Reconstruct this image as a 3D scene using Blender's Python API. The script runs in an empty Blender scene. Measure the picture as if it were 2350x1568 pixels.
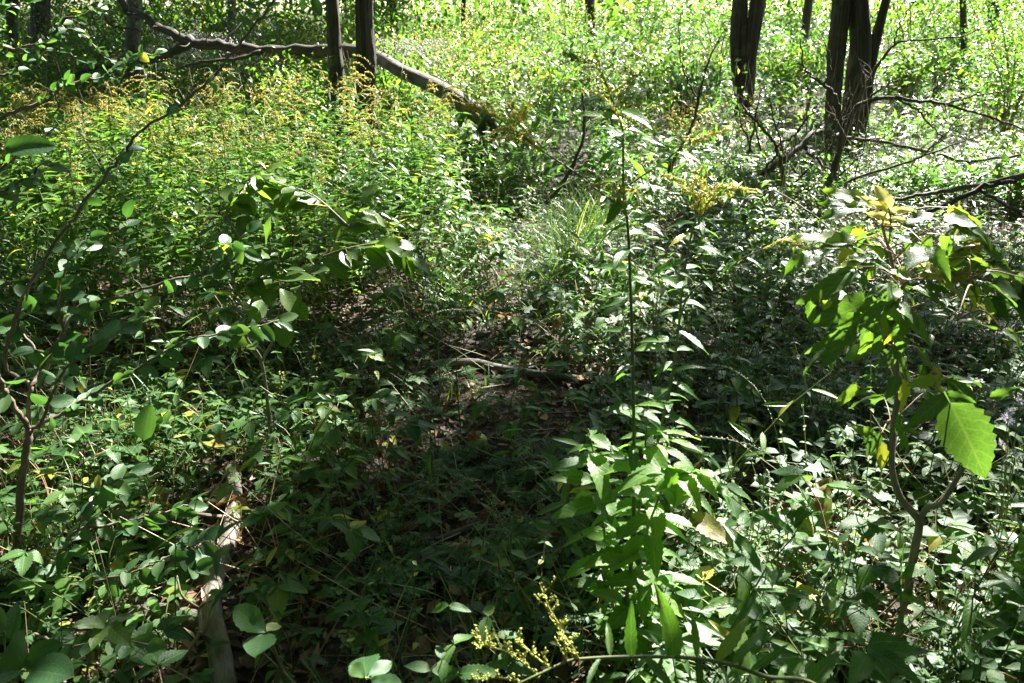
import bpy, math
import numpy as np
from mathutils import Matrix, Vector

# ------------------------------------------------------------------ camera, world, sun, exposure
sc = bpy.context.scene
COL = sc.collection
VW, VH = 2350.0, 1568.0                      # the photograph's own frame, in the units I measured it
FOC = (VW / 2) / math.tan(math.radians(33.0))
PITCH, CAMH = math.radians(22.0), 1.55
SUN_AZ, SUN_EL = math.radians(33.0), math.radians(43.0)
SUN = np.array([math.sin(SUN_AZ) * math.cos(SUN_EL), math.cos(SUN_AZ) * math.cos(SUN_EL), math.sin(SUN_EL)])

cam = bpy.data.objects.new('camera', bpy.data.cameras.new('camera'))
COL.objects.link(cam)
cam.location = (0, 0, CAMH)
cam.rotation_euler = (math.pi / 2 - PITCH, 0, 0)
cam.data.angle = math.radians(66.0)
cam.data.clip_end = 800
cam.data.clip_start = 0.02
cam.data.dof.use_dof = True
cam.data.dof.focus_distance = 3.0
cam.data.dof.aperture_fstop = 7.0
sc.camera = cam

wd = bpy.data.worlds.new('World'); sc.world = wd; wd.use_nodes = True
wn = wd.node_tree.nodes; wl = wd.node_tree.links
sky = wn.new('ShaderNodeTexSky'); sky.sky_type = 'NISHITA'; sky.sun_disc = False
sky.sun_elevation = SUN_EL; sky.sun_rotation = SUN_AZ
wn['Background'].inputs['Strength'].default_value = 0.05
wl.new(sky.outputs[0], wn['Background'].inputs['Color'])

sl = bpy.data.lights.new('sun', 'SUN'); sl.energy = 5.0; sl.angle = math.radians(0.55); sl.color = (1.0, 0.965, 0.9)
so = bpy.data.objects.new('sun', sl); COL.objects.link(so)
so.rotation_euler = Vector(SUN).to_track_quat('Z', 'Y').to_euler()
so.location = (20, 30, 40)

sc.view_settings.view_transform = 'Standard'
sc.view_settings.look = 'None'
sc.view_settings.gamma = 1.0
sc.view_settings.use_curve_mapping = False
sc.view_settings.exposure = 2.88
cy = sc.cycles
cy.max_bounces = 6; cy.diffuse_bounces = 3; cy.glossy_bounces = 2; cy.transmission_bounces = 6
cy.sample_clamp_indirect = 6.0
cy.use_denoising = True

# ------------------------------------------------------------------ numeric helpers
rng = np.random.default_rng(11)
U = rng.uniform
CP, SP = math.cos(PITCH), math.sin(PITCH)
EYE = np.array([0, 0, CAMH])


def nrm(a):
    a = np.asarray(a, float)
    return a / np.maximum(np.linalg.norm(a, axis=-1, keepdims=True), 1e-9)


def vnoise(x, y, scale, seed=0):
    x = np.asarray(x, float) / scale + 1000.3; y = np.asarray(y, float) / scale + 1000.7
    xi = np.floor(x).astype(np.int64); yi = np.floor(y).astype(np.int64)
    fx = x - xi; fy = y - yi
    fx = fx * fx * (3 - 2 * fx); fy = fy * fy * (3 - 2 * fy)

    def h(a, b):
        n = (a * 374761393 + b * 668265263 + seed * 974711) & 0x7fffffff
        n = ((n ^ (n >> 13)) * 1274126177) & 0x7fffffff
        return ((n ^ (n >> 16)) & 0xffff) / 65535.0
    return (h(xi, yi) * (1 - fx) + h(xi + 1, yi) * fx) * (1 - fy) + (h(xi, yi + 1) * (1 - fx) + h(xi + 1, yi + 1) * fx) * fy


def terrain(x, y):
    x = np.asarray(x, float); y = np.asarray(y, float)
    z = 0.05 * (vnoise(x, y, 0.9, 3) - .5) + 0.14 * (vnoise(x, y, 3.7, 5) - .5)
    d = np.clip(y - 12, 0, 60)
    return z + 0.035 * d + 0.02 * np.clip(-x - 5, 0, 30)


def ray(vx, vy):
    cx = (vx - VW / 2) / FOC; cyy = -(vy - VH / 2) / FOC
    return np.array([cx, CP + cyy * SP, -SP + cyy * CP])


def at(vx, vy, Y):
    """the point of the place that stands Y metres ahead on the line seen at (vx, vy)"""
    d = ray(vx, vy)
    return EYE + d * (Y / d[1])


def gp(vx, vy):
    d = ray(vx, vy)
    z = 0.0
    for _ in range(6):
        t = (CAMH - z) / max(-d[2], 1e-3)
        p = EYE + d * t
        z = float(terrain(p[0], p[1]))
    return np.array([p[0], p[1], z])


def proj(p):
    p = np.asarray(p, float) - EYE
    f = p[..., 1] * CP - p[..., 2] * SP
    u = p[..., 1] * SP + p[..., 2] * CP
    f = np.where(f < .05, .05, f)
    return VW / 2 + p[..., 0] / f * FOC, VH / 2 - u / f * FOC


def smooth_path(pts, n):
    p = np.asarray(pts, float)
    if len(p) == 2:
        t = np.linspace(0, 1, n)[:, None]
        return p[0] * (1 - t) + p[1] * t
    q = np.vstack([2 * p[0] - p[1], p, 2 * p[-1] - p[-2]])
    out = []
    for t in np.linspace(0, len(p) - 1.0001, n):
        i = int(t); f = t - i
        a, b, c, d = q[i], q[i + 1], q[i + 2], q[i + 3]
        out.append(.5 * (2 * b + (c - a) * f + (2 * a - 5 * b + 4 * c - d) * f * f + (3 * b - a - 3 * c + d) * f ** 3))
    return np.array(out)


class G:
    """collects vertices, faces and the leaf coordinate attribute of ONE mesh"""
    def __init__(s):
        s.v, s.f, s.a, s.n = [], [], [], 0

    def add(s, V, faces, A):
        V = np.asarray(V, float).reshape(-1, 3)
        s.v.append(V); s.a.append(np.asarray(A, float).reshape(-1, 3))
        for f in faces:
            s.f.append(np.asarray(f, np.int64) + s.n)
        s.n += len(V)

    def arrays(s):
        by = {}
        for f in s.f:
            by.setdefault(f.shape[1], []).append(f)
        return np.vstack(s.v), [np.vstack(x) for x in by.values()], np.vstack(s.a)

    def mesh(s, name, mat):
        me = bpy.data.meshes.new(name)
        if s.n:
            V, F, A = s.arrays()
            me.vertices.add(len(V)); me.vertices.foreach_set('co', V.astype(np.float32).ravel())
            nl = sum(f.size for f in F); npoly = sum(len(f) for f in F)
            me.loops.add(nl); me.polygons.add(npoly)
            me.loops.foreach_set('vertex_index', np.concatenate([f.ravel() for f in F]).astype(np.int32))
            tot = np.concatenate([np.full(len(f), f.shape[1]) for f in F])
            st = np.concatenate([[0], np.cumsum(tot)[:-1]])
            me.polygons.foreach_set('loop_start', st.astype(np.int32))
            me.polygons.foreach_set('use_smooth', np.ones(npoly, bool))
            at_ = me.attributes.new('luv', 'FLOAT_VECTOR', 'POINT')
            at_.data.foreach_set('vector', A.astype(np.float32).ravel())
            me.update(calc_edges=True)
        me.materials.append(mat)
        return me


def tube(g, pts, rad, sides=6, rnd=None, cap=True, rough=0.0, seed=0):
    pts = np.asarray(pts, float); m = len(pts)
    rad = np.broadcast_to(np.asarray(rad, float), (m,)).copy()
    tan = nrm(np.gradient(pts, axis=0))
    ref = np.array([0, 0, 1.]) if abs(tan[0, 2]) < .9 else np.array([1., 0, 0])
    xs = []
    x = nrm(np.cross(ref, tan[0]))
    for t in tan:
        x = nrm(x - t * np.dot(x, t)); xs.append(x)
    xs = np.array(xs); ys = np.cross(tan, xs)
    th = np.linspace(0, 2 * np.pi, sides, endpoint=False)
    r = rad[:, None] * np.ones(sides)[None]
    if rough:
        rr = np.random.default_rng(abs(int(seed)) + 5)
        k = max(2, m // 6); co = rr.normal(size=(k, sides)); ti = np.linspace(0, k - 1.001, m); i0 = ti.astype(int); fr = (ti - i0)[:, None]
        co = co[i0] * (1 - fr) + co[i0 + 1] * fr
        r = r * (1 + rough * 1.1 * co + rough * .35 * rr.normal(size=(m, sides)) + rough * 1.0 * np.sin(th * 3 + rr.uniform(0, 6))[None])
    V = pts[:, None] + xs[:, None] * (np.cos(th) * r)[..., None] + ys[:, None] * (np.sin(th) * r)[..., None]
    i = np.arange(m - 1)[:, None]; j = np.arange(sides)[None]; k = (j + 1) % sides
    F = np.stack(np.broadcast_arrays(i * sides + j, i * sides + k, (i + 1) * sides + k, (i + 1) * sides + j), -1).reshape(-1, 4)
    L = np.concatenate([[0], np.cumsum(np.linalg.norm(np.diff(pts, axis=0), axis=1))])
    A = np.stack(np.broadcast_arrays(L[:, None], (th / (2 * np.pi))[None], float(U() if rnd is None else rnd)), -1)
    faces = [F]
    V = V.reshape(-1, 3); A = A.reshape(-1, 3)
    if cap:
        V = np.vstack([V, pts[:1], pts[-1:]]); A = np.vstack([A, A[:1], A[-1:]])
        a = np.arange(sides); b = (a + 1) % sides; n0 = m * sides
        faces.append(np.stack([b, a, np.full(sides, n0)], -1))
        faces.append(np.stack([(m - 1) * sides + a, (m - 1) * sides + b, np.full(sides, n0 + 1)], -1))
    g.add(V, faces, A)


# ------------------------------------------------------------------ leaf templates (unit length along x)
def leaf_t(rows, cols, width, shape, fold=.25, curl=.25, ripple=0., teeth=0, depth=0., pet=0., twist=0., seed=0):
    r = np.random.default_rng(seed + 17)
    u = np.linspace(0, 1, rows + 1); s = np.linspace(-1, 1, cols)
    w = np.maximum(width * shape(u), .004)
    if teeth:
        w = w * (1 - depth * (1 - np.abs(((u * teeth) % 1) * 2 - 1)))
    if pet:
        u = np.concatenate([[-pet], u]); w = np.concatenate([[.008], w])
    uu, ss = np.meshgrid(u, s, indexing='ij')
    ww = w[:, None] * np.ones(cols)[None]
    y = ss * ww
    asym = 1 + .06 * r.normal()
    y = np.where(y > 0, y * asym, y)
    uc = np.clip(uu, 0, 1)
    z = fold * np.abs(y) - curl * uc ** 2 * .6 + ripple * np.sin(uc * 9 + ss * 2 + r.uniform(0, 6)) * np.abs(ss) * .5
    x = uu - .12 * curl * uc ** 2 - .05 * np.abs(ss) * ww
    ang = twist * uc
    y2 = y * np.cos(ang) - z * np.sin(ang) * .3; z2 = z + y * np.sin(ang)
    V = np.stack([x, y2, z2], -1).reshape(-1, 3)
    R = len(u)
    i = np.arange(R - 1)[:, None]; j = np.arange(cols - 1)[None]
    F = np.stack(np.broadcast_arrays(i * cols + j, (i + 1) * cols + j, (i + 1) * cols + j + 1, i * cols + j + 1), -1).reshape(-1, 4)
    return V, [F], np.stack([uc, ss], -1).reshape(-1, 2)


def lobed_t(lobes, rows=22, seed=0, size=.5, curl=.2, pet=.3, k=6):
    """palmate leaf: a fan of lobes around the base, serrated edge"""
    r = np.random.default_rng(seed + 3)
    n = lobes * k
    th = np.linspace(-2.3, 2.3, n + 1)
    ph = (th + 2.3) / 4.6 * lobes
    rad = size * (0.55 + .45 * np.abs(np.sin(ph * np.pi)) ** .7) * (1 - .16 * np.abs(th) / 2.3) * (1 + .06 * r.normal(size=n + 1))
    if k > 2:
        rad[::2] *= .93
    V = [[0, 0, 0]]; UV = [[0, 0]]
    for kk in ((.5, 1.) if k > 2 else (1.,)):
        for t, q in zip(th, rad):
            rr = q * kk
            V.append([.38 + rr * math.cos(t) * 1.15, rr * math.sin(t), .05 * math.sin(t * lobes) * kk - curl * .5 * rr * rr])
            UV.append([kk, (t / 2.3)])
    V[0] = [.38 * .9, 0, .0]
    F3 = [[0, 1 + i, 2 + i] for i in range(n)]
    F4 = [[1 + i, 2 + n + i, 3 + n + i, 2 + i] for i in range(n)] if k > 2 else []
    b = len(V)
    V += [[-pet + .1, -.008, 0], [-pet + .1, .008, 0], [.34, .008, .002], [.34, -.008, .002]]; UV += [[0, 0]] * 4
    F4.append([b, b + 1, b + 2, b + 3])
    return np.array(V, float), [np.array(F3), np.array(F4)], np.array(UV, float)


def fold_t(width, fold=.35, curl=.3, at_=.45):
    """four-triangle folded leaf for the masses"""
    V = np.array([[0, 0, 0], [at_, width, fold * width - curl * .1], [at_, 0, -curl * .06], [at_, -width, fold * width - curl * .1], [1 - .1 * curl, 0, -curl * .45]], float)
    return V, [np.array([[0, 2, 1], [0, 3, 2], [1, 2, 4], [2, 3, 4]])], np.array([[0, 0], [.45, 1], [.45, 0], [.45, -1], [1, 0]], float)


def hex_t(width, curl):
    V = np.array([[0, 0, 0], [.3, -width, 0], [.7, -width * .85, -curl * .2], [1, 0, -curl * .4], [.7, width * .85, -curl * .2], [.3, width, 0]], float)
    return V, [np.array([[0, 1, 2, 3], [0, 3, 4, 5]])], np.array([[0, 0], [.3, -1], [.7, -1], [1, 0], [.7, 1], [.3, 1]], float)


ovate = lambda u: np.sin(np.pi * np.clip(u, 0, 1) ** .72) ** .85
oval = lambda u: np.clip(np.sin(np.pi * np.clip(u, 0, 1) ** .9), 0, 1) ** .55
lance = lambda u: np.sin(np.pi * np.clip(u, 0, 1) ** .8) ** .9
blade = lambda u: (1 - u) ** .6 * np.clip(u * 12 + .3, 0, 1)
obov = lambda u: np.sin(np.pi * np.clip(u, 0, 1) ** 1.25) ** .7


def variants(fn, n):
    return [fn(i) for i in range(n)]


def cv(i, a, b):
    return a + (b - a) * ((i * 0.618) % 1)


TPL = {
    'lance': variants(lambda i: leaf_t(5, 3, .105, lance, .5, cv(i, .1, 1.0), .01, seed=i, twist=cv(i, -.5, .5)), 5),
    'lanceT': variants(lambda i: leaf_t(14, 5, .135, lance, .3, cv(i, .2, .9), .03, 7, .16, .04, cv(i, -.5, .6), i), 5),
    'ovate': variants(lambda i: leaf_t(5, 3, .27, ovate, .3, cv(i, .1, .7), .02, seed=i, twist=cv(i, -.3, .3), pet=.12), 5),
    'ovateT': variants(lambda i: leaf_t(18, 5, .27, ovate, .22, cv(i, .15, .7), .04, 9, .16, .15, cv(i, -.35, .35), i), 6),
    'oval': variants(lambda i: leaf_t(7, 5, .29, oval, .25, cv(i, .05, .5), .02, seed=i, twist=cv(i, -.3, .3), pet=.08), 6),
    'elder': variants(lambda i: leaf_t(16, 5, .3, ovate, .2, cv(i, .1, .8), .07, 4 + i % 2, .26, .1, cv(i, -.4, .4), i), 6),
    'obov': variants(lambda i: leaf_t(14, 5, .27, obov, .2, cv(i, .05, .5), .05, 6, .12, .1, cv(i, -.3, .3), i), 6),
    'palm': variants(lambda i: lobed_t(5, seed=i, curl=cv(i, .1, .9)), 4),
    'tri': variants(lambda i: lobed_t(3, seed=i, curl=cv(i, .1, .7)), 4),
    'dead': variants(lambda i: leaf_t(6, 5, .3, ovate, cv(i, .2, 1.2), cv(i, -1.2, 1.0), .2, seed=i, twist=cv(i, -1.2, 1.2), pet=.1), 7),
    'blade': variants(lambda i: leaf_t(6, 2, .011, blade, 0, cv(i, .3, 1.3), 0, seed=i, twist=cv(i, -1.5, 1.5)), 6),
    'tiny': variants(lambda i: fold_t(.25, .35, cv(i, .0, .9), cv(i, .36, .52)), 4),
    'broad': variants(lambda i: hex_t(.42, cv(i, .0, .6)), 3),
    'tinyL': variants(lambda i: fold_t(.115, .4, cv(i, .1, 1.2), .42), 4),
    'ovateL': variants(lambda i: leaf_t(3, 3, .27, lambda u: np.array([.12, 1, .62, .03]), .3, cv(i, .1, .7), .02, seed=i, twist=cv(i, -.3, .3)), 5),
    'lanceL': variants(lambda i: leaf_t(3, 3, .14, lambda u: np.array([.2, 1, .7, .04]), .4, cv(i, .1, .9), .02, seed=i, twist=cv(i, -.4, .4)), 5),
    'palmL': variants(lambda i: lobed_t(5, seed=i, curl=cv(i, .1, .9), k=2), 3),
}
OCT = (np.array([[1, 0, 0], [-1, 0, 0], [0, 1, 0], [0, -1, 0], [0, 0, 1.3], [0, 0, -1.3]], float),
       [np.array([[0, 2, 4], [2, 1, 4], [1, 3, 4], [3, 0, 4], [2, 0, 5], [1, 2, 5], [3, 1, 5], [0, 3, 5]])], np.zeros((6, 2)))


def frames(d, n):
    x = nrm(d); n = np.asarray(n, float) + 1e-4
    z = nrm(n - (n * x).sum(-1, keepdims=True) * x)
    y = np.cross(z, x)
    return np.stack([x, y, z], -1)


def inst(g, T, pos, d, n, s, rnd=None):
    """copies of template T baked into g"""
    V, F, UV = T
    pos = np.asarray(pos, float); N = len(pos)
    if N == 0:
        return
    R = frames(np.broadcast_to(d, (N, 3)), np.broadcast_to(n, (N, 3)))
    s = np.asarray(s, float)
    if s.ndim < 2:
        s = np.broadcast_to(s, (N,))[:, None] * np.ones(3)
    R = R * s[:, None, :]
    P = np.einsum('nij,kj->nki', R, V) + pos[:, None]
    k = len(V)
    rnd = U(size=N) if rnd is None else np.broadcast_to(rnd, (N,))
    A = np.concatenate([np.broadcast_to(UV[None], (N, k, 2)), np.broadcast_to(rnd[:, None, None], (N, k, 1))], -1)
    off = (np.arange(N) * k)[:, None, None]
    g.add(P, [(f[None] + off).reshape(-1, f.shape[1]) for f in F], A)


def inst_var(g, key, pos, d, n, s, rnd=None):
    T = TPL[key]; N = len(pos)
    w = rng.integers(0, len(T), N)
    s = np.asarray(s, float)
    if s.ndim == 0:
        s = np.full(N, s)
    d = np.broadcast_to(d, (N, 3)); n = np.broadcast_to(n, (N, 3))
    for i, t in enumerate(T):
        m = w == i
        inst(g, t, pos[m], d[m], n[m], s[m], None if rnd is None else rnd[m])


def bake(g, src, mats):
    """copies of a whole G by 4x4 matrices"""
    if not src.n or not len(mats):
        return
    V, F, A = src.arrays()
    N = len(mats); k = len(V)
    P = np.einsum('nij,kj->nki', mats[:, :3, :3], V) + mats[:, None, :3, 3]
    A = np.broadcast_to(A[None], (N, k, 3)).copy()
    A[..., 2] = (A[..., 2] + U(size=(N, 1))) % 1
    off = (np.arange(N) * k)[:, None, None]
    g.add(P, [(f[None] + off).reshape(-1, f.shape[1]) for f in F], A)


def rot_mats(pos, rz, sc_, tilt=0.12):
    N = len(pos)
    c, s = np.cos(rz), np.sin(rz)
    M = np.zeros((N, 4, 4)); M[:, 3, 3] = 1
    M[:, 0, 0] = c; M[:, 0, 1] = -s; M[:, 1, 0] = s; M[:, 1, 1] = c; M[:, 2, 2] = 1
    tx = rng.normal(0, tilt, N); ty = rng.normal(0, tilt, N)
    Sh = np.zeros((N, 3, 3)); Sh[:, 0, 0] = Sh[:, 1, 1] = Sh[:, 2, 2] = 1
    Sh[:, 0, 2] = tx; Sh[:, 1, 2] = ty
    M[:, :3, :3] = Sh @ M[:, :3, :3] * np.asarray(sc_, float).reshape(-1, 1, 1)
    M[:, :3, 3] = pos
    return M


# ------------------------------------------------------------------ materials
def new_mat(name):
    m = bpy.data.materials.new(name); m.use_nodes = True
    nt = m.node_tree
    for n in list(nt.nodes):
        nt.nodes.remove(n)
    return m, nt.nodes, nt.links


def mathn(N, L, op, a, b=None, c=None):
    n = N.new('ShaderNodeMath'); n.operation = op
    for i, x in enumerate((a, b, c)):
        if x is None:
            continue
        if isinstance(x, (int, float)):
            n.inputs[i].default_value = x
        else:
            L.new(x, n.inputs[i])
    return n.outputs[0]


def leaf_mat(name, stops, trans=.4, rough=.36, tint=(1.08, 1.22, .40), vein=.25, spec=.32, freq=9., spots=0.0):
    """stops: [(position, colour)] picked per leaf; translucent, slightly glossy, with midrib and side veins"""
    m, N, L = new_mat(name)
    at_ = N.new('ShaderNodeAttribute'); at_.attribute_name = 'luv'
    sp = N.new('ShaderNodeSeparateXYZ'); L.new(at_.outputs['Vector'], sp.inputs[0])
    oi = N.new('ShaderNodeObjectInfo')
    rnd = mathn(N, L, 'FRACT', mathn(N, L, 'ADD', sp.outputs[2], oi.outputs['Random']))
    rp = N.new('ShaderNodeValToRGB'); L.new(rnd, rp.inputs[0])
    e = rp.color_ramp.elements
    while len(e) < len(stops):
        e.new(.5)
    for el, (p, c) in zip(e, stops):
        el.position = p; el.color = (*c, 1)
    av = mathn(N, L, 'ABSOLUTE', sp.outputs[1])
    mid = mathn(N, L, 'SUBTRACT', 1.0, mathn(N, L, 'SMOOTH_MIN', mathn(N, L, 'MULTIPLY', av, 11.0), 1.0, .2))
    w = mathn(N, L, 'SINE', mathn(N, L, 'MULTIPLY', mathn(N, L, 'SUBTRACT', sp.outputs[0], mathn(N, L, 'MULTIPLY', av, .22)), freq * 6.283))
    side = mathn(N, L, 'MULTIPLY', mathn(N, L, 'MAXIMUM', mathn(N, L, 'SUBTRACT', w, .8), 0.0), 3.0)
    veins = mathn(N, L, 'MULTIPLY', mathn(N, L, 'MAXIMUM', mid, side), vein)
    tc = N.new('ShaderNodeTexCoord')
    nz = N.new('ShaderNodeTexNoise'); nz.inputs['Scale'].default_value = 38; nz.inputs['Detail'].default_value = 2
    L.new(tc.outputs['Object'], nz.inputs['Vector'])
    val = mathn(N, L, 'ADD', mathn(N, L, 'MULTIPLY', nz.outputs[0], .7), .65)
    hsv = N.new('ShaderNodeHueSaturation'); L.new(rp.outputs[0], hsv.inputs['Color']); L.new(val, hsv.inputs['Value'])
    mx = N.new('ShaderNodeMixRGB'); L.new(veins, mx.inputs[0]); L.new(hsv.outputs[0], mx.inputs[1]); mx.inputs[2].default_value = (.30, .36, .14, 1)
    colr = mx.outputs[0]
    if spots:
        n2 = N.new('ShaderNodeTexNoise'); n2.inputs['Scale'].default_value = 5.0; n2.inputs['Detail'].default_value = 5
        L.new(tc.outputs['Object'], n2.inputs['Vector'])
        r2 = N.new('ShaderNodeValToRGB'); L.new(n2.outputs[0], r2.inputs[0])
        r2.color_ramp.elements[0].position = .62 - spots * .1; r2.color_ramp.elements[1].position = .70 - spots * .08
        m2 = N.new('ShaderNodeMixRGB'); L.new(r2.outputs[0], m2.inputs[0]); L.new(colr, m2.inputs[1]); m2.inputs[2].default_value = (.10, .055, .02, 1)
        colr = m2.outputs[0]
    bsdf = N.new('ShaderNodeBsdfPrincipled'); L.new(colr, bsdf.inputs['Base Color'])
    bsdf.inputs['Roughness'].default_value = rough
    bsdf.inputs['Specular IOR Level'].default_value = spec
    bmp = N.new('ShaderNodeBump'); bmp.inputs['Strength'].default_value = .35; bmp.inputs['Distance'].default_value = .004
    L.new(mathn(N, L, 'SUBTRACT', mathn(N, L, 'MULTIPLY', nz.outputs[0], .6), veins), bmp.inputs['Height']); L.new(bmp.outputs[0], bsdf.inputs['Normal'])
    tm = N.new('ShaderNodeMixRGB'); tm.blend_type = 'MULTIPLY'; tm.inputs[0].default_value = 1; L.new(colr, tm.inputs[1]); tm.inputs[2].default_value = (*[t * 2.2 for t in tint], 1)
    tr = N.new('ShaderNodeBsdfTranslucent'); L.new(tm.outputs[0], tr.inputs[0])
    mix = N.new('ShaderNodeMixShader'); mix.inputs[0].default_value = trans
    L.new(bsdf.outputs[0], mix.inputs[1]); L.new(tr.outputs[0], mix.inputs[2])
    o = N.new('ShaderNodeOutputMaterial'); L.new(mix.outputs[0], o.inputs[0])
    return m


def bark_mat(name, lo, hi, scale=(3, 22), rough=.85, bump=.6, patch=None):
    m, N, L = new_mat(name)
    at_ = N.new('ShaderNodeAttribute'); at_.attribute_name = 'luv'
    sp = N.new('ShaderNodeSeparateXYZ'); L.new(at_.outputs['Vector'], sp.inputs[0])
    ang = mathn(N, L, 'MULTIPLY', sp.outputs[1], 6.2832)
    cb = N.new('ShaderNodeCombineXYZ')
    L.new(mathn(N, L, 'MULTIPLY', mathn(N, L, 'COSINE', ang), scale[1] / 6.3), cb.inputs[0])
    L.new(mathn(N, L, 'MULTIPLY', mathn(N, L, 'SINE', ang), scale[1] / 6.3), cb.inputs[1])
    L.new(mathn(N, L, 'ADD', mathn(N, L, 'MULTIPLY', sp.outputs[0], scale[0]), mathn(N, L, 'MULTIPLY', sp.outputs[2], 31.)), cb.inputs[2])
    nz = N.new('ShaderNodeTexNoise'); nz.inputs['Scale'].default_value = 1.0; nz.inputs['Detail'].default_value = 6; nz.inputs['Roughness'].default_value = .65
    L.new(cb.outputs[0], nz.inputs['Vector'])
    rp = N.new('ShaderNodeValToRGB'); L.new(nz.outputs[0], rp.inputs[0])
    rp.color_ramp.elements[0].position = .34; rp.color_ramp.elements[0].color = (*lo, 1)
    rp.color_ramp.elements[1].position = .68; rp.color_ramp.elements[1].color = (*hi, 1)
    colr = rp.outputs[0]
    if patch:
        tc = N.new('ShaderNodeTexCoord'); n2 = N.new('ShaderNodeTexNoise'); n2.inputs['Scale'].default_value = 6; n2.inputs['Detail'].default_value = 4
        L.new(tc.outputs['Object'], n2.inputs['Vector'])
        r2 = N.new('ShaderNodeValToRGB'); L.new(n2.outputs[0], r2.inputs[0]); r2.color_ramp.elements[0].position = .52; r2.color_ramp.elements[1].position = .62
        m2 = N.new('ShaderNodeMixRGB'); L.new(r2.outputs[0], m2.inputs[0]); L.new(colr, m2.inputs[1]); m2.inputs[2].default_value = (*patch, 1)
        colr = m2.outputs[0]
    b = N.new('ShaderNodeBsdfPrincipled'); L.new(colr, b.inputs['Base Color']); b.inputs['Roughness'].default_value = rough
    bm = N.new('ShaderNodeBump'); bm.inputs['Strength'].default_value = bump; bm.inputs['Distance'].default_value = .02
    L.new(nz.outputs[0], bm.inputs['Height']); L.new(bm.outputs[0], b.inputs['Normal'])
    o = N.new('ShaderNodeOutputMaterial'); L.new(b.outputs[0], o.inputs[0])
    return m


def plain_mat(name, a, b, rough=.6, scale=30., trans=0.0, spec=.5):
    m, N, L = new_mat(name)
    tc = N.new('ShaderNodeTexCoord'); nz = N.new('ShaderNodeTexNoise'); nz.inputs['Scale'].default_value = scale; nz.inputs['Detail'].default_value = 3
    L.new(tc.outputs['Object'], nz.inputs['Vector'])
    at_ = N.new('ShaderNodeAttribute'); at_.attribute_name = 'luv'
    sp = N.new('ShaderNodeSeparateXYZ'); L.new(at_.outputs['Vector'], sp.inputs[0])
    f = mathn(N, L, 'ADD', mathn(N, L, 'MULTIPLY', nz.outputs[0], .5), mathn(N, L, 'MULTIPLY', sp.outputs[2], .5))
    mx = N.new('ShaderNodeMixRGB'); L.new(f, mx.inputs[0]); mx.inputs[1].default_value = (*a, 1); mx.inputs[2].default_value = (*b, 1)
    bs = N.new('ShaderNodeBsdfPrincipled'); L.new(mx.outputs[0], bs.inputs['Base Color']); bs.inputs['Roughness'].default_value = rough; bs.inputs['Specular IOR Level'].default_value = spec
    out = bs.outputs[0]
    if trans:
        tr = N.new('ShaderNodeBsdfTranslucent'); L.new(mx.outputs[0], tr.inputs[0])
        ms = N.new('ShaderNodeMixShader'); ms.inputs[0].default_value = trans; L.new(out, ms.inputs[1]); L.new(tr.outputs[0], ms.inputs[2]); out = ms.outputs[0]
    o = N.new('ShaderNodeOutputMaterial'); L.new(out, o.inputs[0])
    return m


def ground_mat():
    m, N, L = new_mat('forest_soil')
    tc = N.new('ShaderNodeTexCoord')
    n1 = N.new('ShaderNodeTexNoise'); n1.inputs['Scale'].default_value = 2.2; n1.inputs['Detail'].default_value = 8; n1.inputs['Roughness'].default_value = .7
    n2 = N.new('ShaderNodeTexVoronoi'); n2.inputs['Scale'].default_value = 26
    n3 = N.new('ShaderNodeTexNoise'); n3.inputs['Scale'].default_value = 45; n3.inputs['Detail'].default_value = 5
    for n in (n1, n2, n3):
        L.new(tc.outputs['Object'], n.inputs['Vector'])
    r = N.new('ShaderNodeValToRGB'); L.new(n1.outputs[0], r.inputs[0])
    r.color_ramp.elements[0].position = .3; r.color_ramp.elements[0].color = (.022, .014, .009, 1)
    r.color_ramp.elements[1].position = .75; r.color_ramp.elements[1].color = (.075, .05, .032, 1)
    mx = N.new('ShaderNodeMixRGB'); mx.blend_type = 'MULTIPLY'; mx.inputs[0].default_value = .6
    L.new(r.outputs[0], mx.inputs[1]); L.new(n3.outputs[0], mx.inputs[2])
    b = N.new('ShaderNodeBsdfPrincipled'); L.new(mx.outputs[0], b.inputs['Base Color']); b.inputs['Roughness'].default_value = .95
    bm = N.new('ShaderNodeBump'); bm.inputs['Strength'].default_value = .8; bm.inputs['Distance'].default_value = .03
    L.new(mathn(N, L, 'ADD', n2.outputs[0], n3.outputs[0]), bm.inputs['Height']); L.new(bm.outputs[0], b.inputs['Normal'])
    o = N.new('ShaderNodeOutputMaterial'); L.new(b.outputs[0], o.inputs[0])
    return m


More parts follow.
